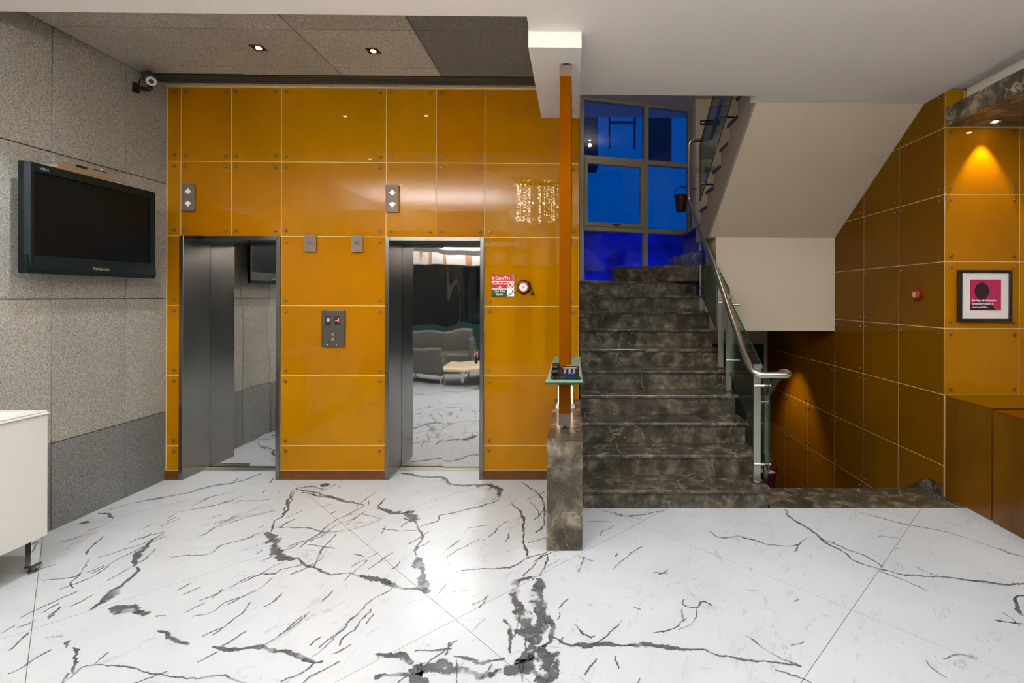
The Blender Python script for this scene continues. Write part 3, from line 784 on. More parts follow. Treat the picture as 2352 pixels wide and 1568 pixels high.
# grey-brown painted stringer face
sp = [(5.70, 2.292), (4.24, CZ)]+[(4.24, 3.36), (2.95, 4.25)]
for k in range(11, -1, -1):
    if k == 11: sp.append((2.95, RZ[12]-.03)); sp.append((RY[11], RZ[12]-.03))
    else: sp.append((RY[k], RZ[k+1]-.03))
    sp.append((RY[k], RZ[k]-.03))
sp += [(6.26, 2.47), (6.26, 2.292)]
obj('stringer', MB().prism(sp, 'x', 1.530, 1.549), M['grey_paint'], uf)
for k in range(12):
    y1 = RY[k]; y0 = y1-.268 if k < 11 else 2.96
    obj('tread', MB().bbox(1.515, 2.995, y0-.0, y1+.02, RZ[k+1]-.03, RZ[k+1], .003, 1), M['emp'], uf, origin=(2.2, y0, RZ[k+1]))
    obj('riser', MB().box(1.535, 2.995, y1-.0005, y1+.008, RZ[k]+.0005, RZ[k+1]-.031), M['emp'], uf, origin=(2.2, y1, RZ[k]))
    obj('tread_edge', MB().box(1.5135, 1.5149, y0+.003, y1+.017, RZ[k+1]-.028, RZ[k+1]-.002), M['bronze'], uf)
obj('landing_base', MB().box(1.625, 2.995, 6.301, 7.41, 1.217, 2.47), M['emp'], uf)
obj('landing_slab', MB().box(1.53, 2.995, 6.02, 7.41, 2.471, 2.5), M['emp'], uf, origin=(2.2, 6.7, 2.5))

# marble ledge and flight going down to the basement
lo = empty('lower_staircase', (2.3, 3.77, 0), label='dark marble ledge and flight going down beside the amber side wall', cat='staircase')
obj('landing_ledge', MB().prism([(1.505, 3.766), (2.998, 3.766), (2.998, 4.165), (1.505, 4.165)], 'z', -.04, 0.0), M['emp'], lo)
obj('landing_base', MB().box(1.505, 2.998, 3.775, 4.16, -1.93, -.04), M['beige'], lo)
for k in range(9):
    y = 4.16+.275*k; z = -.19*(k+1)
    obj('tread', MB().bbox(1.505, 2.998, y-.02, y+.30, z-.03, z, .004, 1), M['emp'], lo, origin=(2.2, y, z))
    obj('riser', MB().box(1.505, 2.998, y+.001, y+.018, z, z+.16), M['emp'], lo, origin=(2.2, y, z))
# marble skirting following the side wall
sk = obj('baseboard_right', MB().prism([(4.0, 0), (4.165, 0), (4.165, -.05), (6.9, -1.93), (6.9, -1.80), (4.19, .075), (4.0, .09)], 'x', 2.984, 2.9985), M['emp'], kind='structure')

# ================================================================== stair window
a_, b_ = Vector((.10, 7.395, 0)), Vector((1.90, 7.875, 0))
ex = (b_-a_).normalized(); ey = Vector((-ex.y, ex.x, 0))
MW = Matrix(((ex.x, ey.x, 0, a_.x), (ex.y, ey.y, 0, a_.y), (0, 0, 1, 0), (0, 0, 0, 1)))
LW = (b_-a_).length
w1 = empty('window_1', (1, 7.64, 1.81), kind='structure')
def wbx(name, mat, *bx, bev=.003):
    mb = MB()
    for b in bx: mb.bbox(*b, bev, 1)
    mb.xf(MW); return obj(name, mb, mat, w1)
um = 1.02
wbx('window_frame', M['frame_grey'], (-.04, .03, -.03, .06, 1.8, 4.569), (LW-.12, LW+.02, -.03, .06, 1.8, 4.569), (.03, LW-.12, -.03, .06, 1.8, 1.85), (.03, LW-.12, -.03, .06, 4.53, 4.569))
wbx('mullion', M['frame_grey'], (um-.035, um+.035, -.04, .06, 1.85, 4.53))
wbx('transom', M['frame_grey'], (.03, um-.035, -.035, .055, 3.64, 3.71), (um+.035, LW-.12, -.035, .055, 3.64, 3.71))
wbx('transom', M['frame_grey'], (.03, um-.035, -.035, .055, 2.585, 2.655), (um+.035, LW-.12, -.035, .055, 2.585, 2.655))
sash = wbx('window_sash', M['frame_grey'], (.03, .085, -.05, .02, 2.656, 3.639), (um-.09, um-.036, -.05, .02, 2.656, 3.639), (.085, um-.09, -.05, .02, 3.585, 3.639), (.085, um-.09, -.05, .02, 2.656, 2.715))
hb = MB().bbox(.46, .60, -.075, -.05, 2.68, 2.70, .004, 2).bbox(.50, .56, -.065, -.05, 2.66, 2.70, .003, 1).xf(MW)
obj('window_handle', hb, M['brownwood'], sash)
for p in ((.03, um-.035, 1.85, 2.585), (um+.035, LW-.12, 1.85, 2.585), (.085, um-.09, 2.715, 3.585), (um+.035, LW-.12, 2.655, 3.64), (.03, um-.035, 3.71, 4.53), (um+.035, LW-.12, 3.71, 4.53)):
    obj('pane', MB().box(p[0], p[1], .0, .006, p[2], p[3]).xf(MW), M['pane'], w1)
# what stands outside in the dusk
tm = MB(); N = 40; Q = 26
for j in range(Q+1):
    for i in range(N+1):
        x = -1.2+i*5.2/N; z = .6+j*2.27/Q
        yy = 9.2+.10*sin(x*3.1+z*2.3)+.05*sin(z*9-x*2)+.03*sin(x*11+z*5)+random.uniform(-.01, .01)+ .25*(x*.27)
        tm.v.append(Vector((x, yy, z)))
for j in range(Q):
    for i in range(N):
        a = j*(N+1)+i; tm.f.append((a, a+1, a+N+2, a+N+1))
tp = obj('tarpaulin', tm, M['tarp'], smooth=True, fix=False, label='crumpled deep blue tarpaulin hanging outside behind the lowest window panes', cat='tarpaulin')
ob = empty('outdoor_building', (.8, 11, .6), label='dark unlit building facade seen outside through the stair window', cat='building')
obj('wall', MB().box(-1.4, -.35, 11, 11.6, .6, 6.4), M['outwall'], ob)
obj('wall', MB().box(-.349, .50, 11, 11.6, 4.5, 6.4), M['outwall'], ob)
obj('roof_edge', MB().box(-1.5, 2.3, 10.8, 11.7, 6.401, 6.6), M['outwall'], ob)
obj('wall', MB().box(1.60, 2.12, 10.9, 11.3, 4.6, 6.4), M['outwall'], ob)
obj('balcony_frame', MB().box(.75, 1.35, 11.0, 11.06, 5.45, 5.50).box(.74, .78, 11, 11.06, 4.9, 5.7).box(1.30, 1.34, 11, 11.06, 4.9, 5.7), M['outwall'], ob)
light('AREA', 'tarp_light', (1.0, 8.3, .9), 8, (.10, .18, 1), 2, .5, aim=(1.0, 9.3, 1.9))  # blue area lamp outside, aimed up at the tarpaulin
obj('ground_outside', MB().box(-3, 6, 7.95, 14, .45, .6), M['outwall'], kind='structure')

# ================================================================== railing
R = empty('stair_railing', (1.47, 3.92, .147), label='steel and glass stair railing with tubular handrail along the marble steps', cat='railing')
def xr(Y): return 1.395+.0645*(Y-3.92)
pr = [aty(1735, 862, 3.93), aty(1718, 830, 4.02), aty(1668, 690, 4.755), aty(1645, 620, 5.19), aty(1612, 540, 5.97), aty(1583, 463, 6.93)]
lowL = aty(1740, 862, 3.90); lowR = aty(1819, 862, 3.90)
lowL.z = lowR.z = .988
dn = aty(1797, 852, 4.03); dn2 = aty(1735, 945, 4.62); dn3 = dn2+(dn2-dn)*3.0
path = [dn3, dn2, dn, lowR, Vector((1.42, 3.90, .988)), pr[1]+Vector((0, .06, .03)), pr[2], pr[3], pr[4], pr[5], aty(1583, 322, 6.93), aty(1632, 322, 6.93), aty(1660, 220, 6.05), aty(1672, 150, 5.3)]
obj('handrail', MB().tube(smooth_path(path, .09, 7), .027, 16), M['steel'], R, smooth=True)
posts = [(1.446, 3.919, .147, 1.06), (1.515, 4.872, .68, 1.61), (1.523, 5.166, .865, 1.69), (1.585, 6.2, 1.43, 2.42)]
def post(x, y, z0, z1, flange=True, clamps=(), off=.075):
    p = obj('post', MB().bbox(x-.029, x+.029, y-.008, y+.008, z0+.004, z1, .002, 1).bbox(x-.034, x+.036, y-.02, y+.02, z1-.02, z1+.012, .004, 1), M['steel'], R)
    if flange: obj('base_flange', MB().lathe((x, y, z0), [(.052, 0), (.052, .008), (.046, .014), (.03, .016)], 'z', 24), M['steel_dark'], p, smooth=True)
    for z in clamps: obj('glass_clamp', MB().cyl((x-.03, y-.012, z), (x+off+.028, y-.012, z), .011, 12), M['chrome'], p, smooth=True)
    return p
post(*posts[0], clamps=(.905, .285)); post(*posts[1], clamps=(1.53, .985)); post(*posts[2], clamps=(1.55,)); post(*posts[3], clamps=(2.30, 1.72))
# lower flight post
post(1.69, 4.05, -.17, .88, True, (.70, .30), .03) if False else None
p5 = obj('post', MB().bbox(1.645, 1.677, 4.285, 4.315, -.18, .75, .002, 1), M['steel'], R)
obj('glass_clamp', MB().cyl((1.58, 4.28, .70), (1.68, 4.28, .70), .011, 12), M['chrome'], p5, smooth=True)
obj('base_flange', MB().lathe((1.661, 4.30, -.19), [(.052, 0), (.052, .01), (.03, .016)], 'z', 20), M['steel_dark'], p5, smooth=True)
def gpane(parent, pts, x, th=.010, m='glass'):
    g_ = obj('glass_pane', MB().prism(pts, 'x', x, x+th), M[m], parent)
    n = len(pts)
    e = MB()
    for i in range(n):
        p, q2 = pts[i], pts[(i+1) % n]
        e.tube([(x+th/2, *p), (x+th/2, *q2)], th*.52, 6)
    obj('polished_edge', e, M['glass_edge'], g_)
gpane(R, [(3.87, .24), (3.87, .955), (4.92, 1.617), (4.92, .90)], 1.518)
gpane(R, [(5.03, .975), (5.03, 1.68), (6.12, 2.34), (6.12, 1.63)], 1.565)
gpane(R, [(4.36, -.14), (4.36, .62), (5.4, -.15), (5.4, -.9)], 1.600)
U = empty('upper_railing', (1.50, 5.9, 2.7), label='sloping green glass pane railing bolted beside the upper flight', cat='railing')
gpane(U, [(5.93, 2.75), (5.93, 3.43), (3.9, 4.69), (3.9, 4.0)], 1.49)
for y, z in ((5.78, 2.92), (5.0, 3.42), (4.5, 3.73)):
    obj('glass_clamp', MB().cyl((1.46, y, z), (1.62, y, z), .012, 12), M['chrome'], U, smooth=True)

# ================================================================== pier, screen bars, shelf, phone, lamp
pier = empty('marble_pier', (-.06, 3.7, 0), label='low brown marble pier standing at the left side of the stairs', cat='pier')
obj('pier_core', MB().box(-.155, .037, 3.150, 4.358, 0, .688), M['emp_pier'], pier)
obj('pier_front', MB().bbox(-.172, .054, 3.135, 3.150, 0, .690, .0015, 1), M['emp_pier'], pier, origin=(-.06, 3.14, 0))
obj('pier_side', MB().bbox(-.172, -.155, 3.151, 4.359, 0, .690, .0015, 1), M['emp_pier'], pier, origin=(-.17, 3.7, 0))
obj('pier_side', MB().bbox(.037, .054, 3.151, 4.359, 0, .690, .0015, 1), M['emp_pier'], pier, origin=(.05, 3.7, 0))
obj('pier_top', MB().bbox(-.173, .055, 3.134, 4.359, .691, .706, .002, 1), M['emp_pier'], pier, origin=(-.06, 3.7, .7))
def make_bar(y, label):
    b = empty('screen_bar', (-.065, y, .706), label=label, cat='screen bar', group='upright orange bars between pier and beam')
    x0, x1 = -.104, -.027
    obj('bar_body', MB().bbox(x0, x1, y-.022, y+.022, .815, 3.083, .002, 1), M['bar'], b)
    for z0, z1 in ((.737, .8149), (3.0831, 3.160)):
        c = obj('end_cap', MB().bbox(x0-.002, x1+.002, y-.024, y+.024, z0, z1, .002, 1), M['plate'], b)
        for xs_, zs_ in ((x0+.012, z1-.02), (x1-.012, z0+.02)): obj('screw', MB().cyl((xs_, y-.024, zs_), (xs_, y-.027, zs_), .004, 10), M['steel_dark'], c)
    for z0, z1, s in ((.706, .737, 1), (3.160, 3.171, -1)):
        zc = z0 if s > 0 else z1
        obj('foot_bolt', MB().lathe((-.065, y, zc), [(.022, 0), (.022, s*.006), (.010, s*.007), (.010, s*abs(z1-z0)*.96)], 'z', 14), M['steel_dark'], b, smooth=True)
bars = [(3.362, 'frontmost tall orange bar with steel end caps rising from the marble pier'), (3.615, 'second orange bar standing close behind the frontmost one'),
        (3.865, 'third orange bar standing between the frontmost bars and the lit lamp'), (4.150, 'rearmost orange bar standing between the lamp and the lift wall')]
for y, l in bars: make_bar(y, l)
sh = empty('glass_shelf', (-.06, 3.5, 1.09), label='long frosted green glass shelf carried by the orange bars above the pier', cat='shelf')
# slots are left for the bars
mb = MB(); ysl = [2.912, 3.338, 3.386, 3.591, 3.639, 3.841, 3.889, 4.126, 4.174, 4.196]
mb.box(-.170, -.106, 2.912, 4.196, 1.088, 1.10).box(-.025, .048, 2.912, 4.196, 1.088, 1.10)
for i in range(0, 10, 2): mb.box(-.106, -.025, ysl[i], ysl[i+1], 1.088, 1.10)
obj('shelf_glass', mb, M['frosted'], sh)
obj('polished_edge', MB().box(-.170, .048, 2.9105, 2.912, 1.0885, 1.0995).box(-.1712, -.170, 2.912, 4.196, 1.0885, 1.0995).box(.048, .0492, 2.912, 4.196, 1.0885, 1.0995), M['glass_edge'], sh)
for y in (3.31, 4.10):
    obj('shelf_bracket', MB().cyl((.0, y, 1.068), (.0, y, 1.088), .008, 10).box(-.03, .008, y-.006, y+.006, 1.062, 1.070), M['steel'], sh)
# telephone
tx, ty, tz = -.055, 3.10, 1.1005
ph = empty('desk_telephone', (tx, ty, tz), label='black desk telephone with coiled cord on the green glass shelf', cat='telephone')
def wedge(x0, x1, y0, y1, z0, zf, zb):
    return MB().prism([(y0, z0), (y1, z0), (y1, z0+zb), (y1-.01, z0+zb+.004), (y0+.01, z0+zf+.004), (y0, z0+zf)], 'x', x0, x1)
bd = wedge(tx-.085, tx+.085, ty-.075, ty+.085, tz, .022, .055)
obj('phone_body', bd, M['black'], ph)
sl = (.055-.022)/.16
def onph(x0, x1, y0, y1, h, m, nm, par):
    z0 = tz+.022+(y0-ty+.075)*sl+.0035; z1 = tz+.022+(y1-ty+.075)*sl+.0035
    mb = MB().add([(x0, y0, z0), (x1, y0, z0), (x1, y1, z1), (x0, y1, z1), (x0, y0, z0+h), (x1, y0, z0+h), (x1, y1, z1+h), (x0, y1, z1+h)],
                  [(0, 3, 2, 1), (4, 5, 6, 7), (0, 1, 5, 4), (1, 2, 6, 5), (2, 3, 7, 6), (3, 0, 4, 7)])
    return obj(nm, mb, m, par)
hs_ = MB().bbox(tx-.088, tx-.040, ty-.078, ty-.030, tz+.030, tz+.056, .010, 3).bbox(tx-.088, tx-.040, ty+.045, ty+.090, tz+.052, tz+.080, .010, 3).bbox(tx-.082, tx-.046, ty-.06, ty+.07, tz+.060, tz+.078, .008, 3)
obj('handset', hs_, M['black'], ph, smooth=True)
onph(tx-.018, tx+.070, ty+.035, ty+.070, .002, M['lcd'], 'display', ph)
for r in range(4):
    for c in range(3):
        x = tx-.010+c*.028; y = ty+.010-r*.018
        onph(x, x+.014, y-.004, y+.005, .003, M['key'], 'key', ph)
onph(tx+.018, tx+.045, ty-.068, ty-.058, .003, M['blue_key'], 'blue_key', ph)
cp = []
for i in range(260):
    t = i/259; a = t*2*pi*21
    x = tx-.088+t*.185; y = ty-.098+.006*sin(t*5)
    if t < .06: y += (.06-t)*.6
    cp.append((x, y+cos(a)*.008, tz+.0115+sin(a)*.008))
obj('coiled_cord', MB().tube(cp, .0026, 5), M['black'], ph, smooth=True)
text('brand_print', 'beetel', .012, M['white_sign'], (tx+.005, ty+.074, tz+.062), (radians(12), 0, 0), ph, .0003)
# lamp on the pier
lp = empty('table_lamp', (-.073, 4.018, .706), label='lit pink-white cylinder lamp on a round ribbed base behind the orange bars', cat='lamp')
obj('lamp_base', MB().lathe((-.073, 4.018, .706), [(.078, 0), (.080, .006), (.080, .012), (.072, .016), (.072, .026), (.066, .030), (.066, .038), (.060, .042)], 'z', 32), M['white_sign'], lp, smooth=True)
obj('lamp_glass', MB().lathe((-.073, 4.018, .706), [(.058, .0425), (.060, .05), (.060, .165), (.055, .176), (.045, .180)], 'z', 32), M['tube'], lp, smooth=True)

# ================================================================== left wall: TV, set-top box, CCTV
tvx = -3.40
tv = empty('television', (tvx, 3.6, 1.73), label='large black flat television mounted on the grey granite wall', cat='television')
y0, y1, z0, z1 = 3.118, 4.066, 1.738, 2.436
obj('casing', MB().bbox(tvx-.05, tvx-.012, y0, y1, z0, z1, .004, 2), M['tv_body'], tv, smooth=True)
bz = MB()
bz.prism([(tvx-.012, z0), (tvx+.004, z0), (tvx+.012, z0+.03), (tvx+.004, z0+.115), (tvx-.012, z0+.115)], 'y', y0+.002, y1-.002)
bz.box(tvx-.012, tvx+.004, y0+.04, y1-.002, z1-.055, z1-.002)
bz.box(tvx-.012, tvx+.004, y1-.042, y1-.002, z0+.115, z1-.055)
obj('bezel', bz, M['tv_body'], tv)
obj('side_bevel', MB().prism([(tvx-.012, y0+.002), (tvx+.012, y0+.018), (tvx+.004, y0+.045), (tvx-.012, y0+.045)], 'z', z0+.02, z1-.003), M['tv_body'], tv)
obj('screen', MB().box(tvx-.012, tvx-.006, y0+.045, y1-.042, z0+.115, z1-.055), M['tv_screen'], tv)
obj('wall_bracket', MB().box(LX+.001, tvx-.05, 3.42, 3.76, 1.95, 2.22).box(LX+.001, LX+.02, 3.35, 3.83, 1.90, 2.27), M['steel_dark'], tv)
text('brand_print', 'Panasonic', .032, M['silver'], (tvx+.0125, 3.535, z0+.042), RL, tv, .0004, bold=.0004)
text('series_print', 'VIERA', .022, M['silver'], (tvx+.0045, y0+.075, z1-.038), RL, tv, .0004, bold=.0004)
for k in range(5): obj('button_mark', MB().box(tvx+.0055, tvx+.0065, 3.245+k*.018, 3.253+k*.018, z0+.012, z0+.015), M['silver'], tv)
sb = empty('set_top_box', (-3.47, 3.6, 2.445), label='slim silver and bronze set-top box resting behind the television top edge', cat='set-top box')
pp = []
for k in range(25):
    t = k/24; y = 3.36+t*.485; b = .062*min(1, (sin(pi*min(1, t*1.02+.03))**.55))
    pp.append((y, 2.457+max(.012, b*1.2)))
poly = [(3.36, 2.452)]+pp+[(3.845, 2.452)]
obj('box_body', MB().prism(poly, 'x', -3.551, -3.455), M['silver'], sb)
obj('vent_slot', MB().box(-3.455, -3.4535, 3.48, 3.56, 2.490, 2.507), M['slot'], sb)
obj('disc_slot', MB().box(-3.455, -3.4535, 3.60, 3.72, 2.502, 2.508), M['slot'], sb)
obj('status_led', MB().cyl((-3.455, 3.665, 2.518), (-3.4525, 3.665, 2.518), .003, 8), M['led_blue'], sb)
obj('support_shelf', MB().box(-3.553, -3.448, 3.33, 3.86, 2.444, 2.4515), M['chrome'], sb)
cc = empty('security_camera', (LX, 4.03, 3.25), label='black bullet security camera on a wall bracket under the granite ceiling', cat='camera')
A, B = aty(339, 174, 4.13), aty(347, 186, 3.97)
dr = (B-A).normalized()
obj('camera_body', MB().cyl(A, B, .037, 24).cyl(A-dr*.02, A, .030, 24, .037), M['black'], cc, smooth=True)
obj('sun_hood', MB().tube([A+Vector((0, 0, .008)), B+dr*.012+Vector((0, 0, .008))], .0405, 24), M['black'], cc, smooth=True)
obj('lens_ring', MB().cyl(B+dr*.0125, B+dr*.016, .034, 24), M['silver'], cc, smooth=True)
obj('lens', MB().cyl(B+dr*.016, B+dr*.019, .017, 20), M['black'], cc, smooth=True)
mount = Vector((LX, 4.05, 3.275))
obj('bracket_arm', MB().tube(smooth_path([mount+Vector((.02, 0, 0)), mount+Vector((.15, -.02, -.02)), (A+B)/2-Vector((0, 0, .030))], .03), .016, 12), M['black'], cc, smooth=True)
obj('wall_plate', MB().bbox(LX+.0005, LX+.022, 4.025, 4.075, 3.235, 3.315, .004, 2), M['black'], cc)
obj('cable', MB().tube(smooth_path([A, A+Vector((-.05, .05, -.03)), mount+Vector((.015, .035, .10)), mount+Vector((.01, .03, .03))], .04), .004, 8), M['black'], cc, smooth=True)

# ================================================================== plates on the lift wall
def arrow(zc, up, xc, y):
    s = 1 if up else -1
    return MB().prism([(xc-.032, zc-s*.004), (xc, zc+s*.034), (xc+.032, zc-s*.004), (xc+.013, zc-s*.004), (xc+.013, zc-s*.016), (xc-.013, zc-s*.016), (xc-.013, zc-s*.004)], 'y', y-.0012, y)
for (xa, xb), lb in (((-3.411, -3.298), 'steel lift indicator plate with white arrows above the left lift'), ((-1.647, -1.537), 'steel lift indicator plate with white arrows above the right lift')):
    xc = (xa+xb)/2
    p = empty('lift_indicator', (xc, BY, 2.33), label=lb, cat='indicator', group='lift direction indicators')
    obj('plate', MB().bbox(xa, xb, BY-.0205, BY-.0175, 2.333, 2.570, .0012, 1), M['plate'], p)
    obj('mount_box', MB().box(xa+.02, xb-.02, BY-.0175, BY-.0005, 2.36, 2.54), M['steel_dark'], p)
    obj('up_arrow', arrow(2.50, True, xc, BY-.0206), M['white_sign'], p)
    obj('down_arrow', arrow(2.405, False, xc, BY-.0206), M['white_sign'], p)
    obj('centre_screw', MB().cyl((xc, BY-.0205, 2.452), (xc, BY-.023, 2.452), .007, 12), M['steel_dark'], p)
for (xa, xb), lb in (((-2.354, -2.250), 'steel intercom plate with starburst holes, nearer the left lift'), ((-1.950, -1.846), 'steel intercom plate with starburst holes, nearer the right lift')):
    xc = (xa+xb)/2; zc = 2.061
    p = empty('speaker_plate', (xc, BY, 1.985), label=lb, cat='speaker plate', group='speaker plates over the call panel')
    obj('plate', MB().bbox(xa, xb, BY-.0205, BY-.0175, 1.986, 2.136, .0012, 1), M['plate'], p)
    obj('mount_box', MB().box(xa+.02, xb-.02, BY-.0175, BY-.0005, 2.0, 2.12), M['steel_dark'], p)
    hl = MB()
    for k in range(8):
        for r in (.016, .023, .030):
            a = k*pi/4; c = Vector((xc+cos(a)*r, BY-.0205, zc+sin(a)*r)); hl.cyl(c, c+Vector((0, -.0006, 0)), .0022, 8)
    obj('speaker_holes', hl, M['slot'], p)
    obj('centre_ring', MB().tube([(xc+cos(t*pi/8)*.008, BY-.021, zc+sin(t*pi/8)*.008) for t in range(16)], .0018, 6, True), M['slot'], p)
    for zs_ in (2.12, 2.0): obj('screw', MB().cyl((xc, BY-.0205, zs_), (xc, BY-.0225, zs_), .004, 10), M['chrome'], p)
cpn = empty('call_panel', (-2.1, BY, 1.16), label='steel lift call panel with two red floor displays between the lifts', cat='call panel')
obj('plate', MB().bbox(-2.201, -2.001, BY-.022, BY-.0005, 1.160, 1.476, .003, 2), M['steel_dark'], cpn)
for x0, s_, lbl in ((-2.168, '0', 'display reading 0'), (-2.087, '-1', 'display reading -1')):
    dsp = obj('display', MB().bbox(x0, x0+.048, BY-.0235, BY-.022, 1.347, 1.427, .001, 1), M['slot'], cpn, label=lbl)
    text('digit', s_, .046, M['led_red'], (x0+.026, BY-.0238, 1.380), RF, dsp, .0003, 'CENTER', bold=.0012)
for z in (1.262, 1.217):
    obj('call_button', MB().bbox(-2.113, -2.089, BY-.0235, BY-.022, z, z+.022, .001, 1).box(-2.113, -2.089, BY-.0238, BY-.022, z-.006, z-.003), M['chrome'], cpn)
for xs_, zs_ in ((-2.147, 1.462), (-2.147, 1.178), (-2.068, 1.178)): obj('screw', MB().cyl((xs_, BY-.022, zs_), (xs_, BY-.0235, zs_), .004, 8), M['chrome'], cpn)
# fire sign
x0, x1, z0, z1 = -.724, -.530, 1.604, 1.798
sg = empty('fire_sign', ((x0+x1)/2, BY, z0), label='square red, green and white lift fire warning sign on the orange wall', cat='sign')
y = BY-.0175
obj('sign_board', MB().box(x0, x1, y, BY-.0005, z0, z1), M['white_sign'], sg)
obj('red_band', MB().box(x0, x1, y-.0005, y, 1.738, z1).box(x0, x0+.132, y-.0005, y, 1.672, 1.732), M['red_sign'], sg)
obj('green_band', MB().box(x0, x0+.132, y-.0005, y, z0, 1.665), M['green_sign'], sg)
text('lettering', 'In Case of Fire', .038, M['white_sign'], (x0+.004, y-.0006, 1.752), RF, sg, .0003, sx=.68, bold=.0004)
text('lettering', 'Do Not Use', .0255, M['white_sign'], (x0+.066, y-.0006, 1.708), RF, sg, .0003, 'CENTER', bold=.0003)
text('lettering', 'Lift', .0255, M['white_sign'], (x0+.066, y-.0006, 1.680), RF, sg, .0003, 'CENTER', bold=.0003)
text('lettering', 'Use The', .0285, M['white_sign'], (x0+.066, y-.0006, 1.640), RF, sg, .0003, 'CENTER', bold=.0003)
text('lettering', 'Stairs', .0285, M['white_sign'], (x0+.066, y-.0006, 1.612), RF, sg, .0003, 'CENTER', bold=.0003)
cxp, czp = x0+.163, 1.704
pg = MB().tube([(cxp+cos(t*pi/12)*.026, y-.0008, czp+sin(t*pi/12)*.026) for t in range(24)], .003, 6, True)
pg.add([(cxp-.020, y-.0012, czp+.016), (cxp-.016, y-.0012, czp+.020), (cxp+.020, y-.0012, czp-.016), (cxp+.016, y-.0012, czp-.020)], [(0, 3, 2, 1)])
obj('prohibition_ring', pg, M['red_sign'], sg)
obj('lift_symbol', MB().box(cxp-.009, cxp+.009, y-.0006, y, czp-.013, czp+.013), M['steel_dark'], sg)
sm = MB()
for k in range(7): sm.box(x0+.137+k*.008, x0+.146+k*.008, y-.0006, y, z0+.004+k*.0045, z0+.010+k*.0045)
sm.box(x0+.143, x0+.160, y-.0006, y, z0+.024, z0+.028)
sm.sphere((x0+.181, y, z0+.055), .003, 6); sm.box(x0+.176, x0+.183, y-.0006, y, z0+.038, z0+.051)
obj('stair_symbol', sm, M['slot'], sg)
fm = MB()
for k in range(4):
    z = 1.746+k*.013; fm.add([(x0+.170, y-.0008, z), (x0+.176, y-.0008, z), (x1-.001, y-.0008, z+.011), (x1-.001, y-.0008, z+.006)], [(0, 1, 2, 3)])
obj('flame_stripes', fm, M['white_sign'], sg)
# fire bell with striker arm
bx, bz_ = -.446, 1.684
fb = empty('fire_bell', (bx, BY, bz_-.06), label='round red fire bell with white centre and hanging black striker, right of the fire sign', cat='fire bell')
obj('bell_body', MB().lathe((bx, BY-.0005, bz_), [(.050, 0), (.055, -.01), (.055, -.030), (.050, -.038), (.036, -.041)], 'y', 30), M['red'], fb, smooth=True)
obj('bell_rim', MB().tube([(bx+cos(t*pi/15)*.0575, BY-.012, bz_+sin(t*pi/15)*.0575) for t in range(30)], .005, 8, True), M['black'], fb, smooth=True)
ctr = obj('white_centre', MB().cyl((bx, BY-.0411, bz_), (bx, BY-.0435, bz_), .035, 28), M['white_sign'], fb, smooth=True)
obj('centre_knob', MB().lathe((bx, BY-.0435, bz_), [(.009, 0), (.009, -.006), (.004, -.009)], 'y', 14), M['tan'], ctr, smooth=True)
obj('striker', MB().tube([(bx+.040, BY-.02, bz_+.046), (bx+.050, BY-.03, bz_+.038), (bx+.082, BY-.035, bz_-.058)], .006, 8).cyl((bx+.068, BY-.035, bz_-.066), (bx+.092, BY-.035, bz_-.052), .010, 12), M['black'], fb)
# call point on side wall
cb = empty('fire_call_point', (RX, 4.291, 1.57), label='small round red call point with pale centre on the amber side wall', cat='call point')
obj('housing', MB().lathe((RX-.0005, 4.291, 1.63), [(.046, 0), (.050, -.012), (.050, -.038), (.042, -.046)], 'x', 28), M['red'], cb, smooth=True)
obj('glass_disc', MB().cyl((RX-.0465, 4.291, 1.63), (RX-.049, 4.291, 1.63), .026, 20), M['tan'], cb)
# floor drain
dp = atz(746, 1114, 0)
dr_ = empty('floor_drain', (dp.x, dp.y, 0), label='small round brass floor plate in the white marble before the lifts', cat='floor drain')
obj('drain_ring', MB().lathe((dp.x, dp.y, .0012), [(.036, 0), (.036, .003), (.028, .004), (.028, .001)], 'z', 24), M['bronze'], dr_)
obj('drain_cover', MB().cyl((dp.x, dp.y, .0012), (dp.x, dp.y, .003), .025, 20), M['plate'], dr_)

# ================================================================== ceiling downlights
def downlight(x, y, z, label, s=.046, grp='square downlights in the granite ceiling'):
    d = empty('downlight', (x, y, z), label=label, cat='downlight', group=grp)
    fr = MB()
    for a in ((-s, s, -s, -s+.012), (-s, s, s-.012, s), (-s, -s+.012, -s+.012, s-.012), (s-.012, s, -s+.012, s-.012)):
        fr.box(x+a[0], x+a[1], y+a[2], y+a[3], z-.004, z-.0005)
    obj('trim_frame', fr, M['bronze'], d)
    obj('reflector', MB().box(x-s+.012, x+s-.012, y-s+.012, y+s-.012, z-.002, z-.0005), M['bronze'], d)
    obj('lamp_disc', MB().cyl((x, y, z-.002), (x, y, z-.006), .020, 20), M['led'], d)
downlight(-2.329, 3.68, 3.424, 'square recessed downlight with bronze frame, left one in granite ceiling')
downlight(-1.502, 3.71, 3.424, 'square recessed downlight with bronze frame, right one in granite ceiling')
downlight(3.30, 3.87, 2.991, 'downlight under the marble canopy over the amber wall', .04, 'canopy downlights')
for k, (x, y, p_, c_, a_) in enumerate(LOBBY_SPOTS):
    where = 'ahead of the camera' if y > 2 else 'over the camera' if y > 1 else 'behind the camera' if y > -1.5 else 'near the glazed front'
    side = 'far left' if x < -4 else 'left' if x < -2 else 'centre left' if x < 0 else 'centre right' if x < 1.5 else 'right' if x < 4 else 'far right'
    downlight(x, y, CZ, 'recessed downlight in the white ceiling, %s, %s row' % (where, side), .04, 'downlights in the white ceiling')
downlight(2.60, 6.6, 1.217, 'downlight under the landing above the basement flight', .035, 'stair underside downlights')

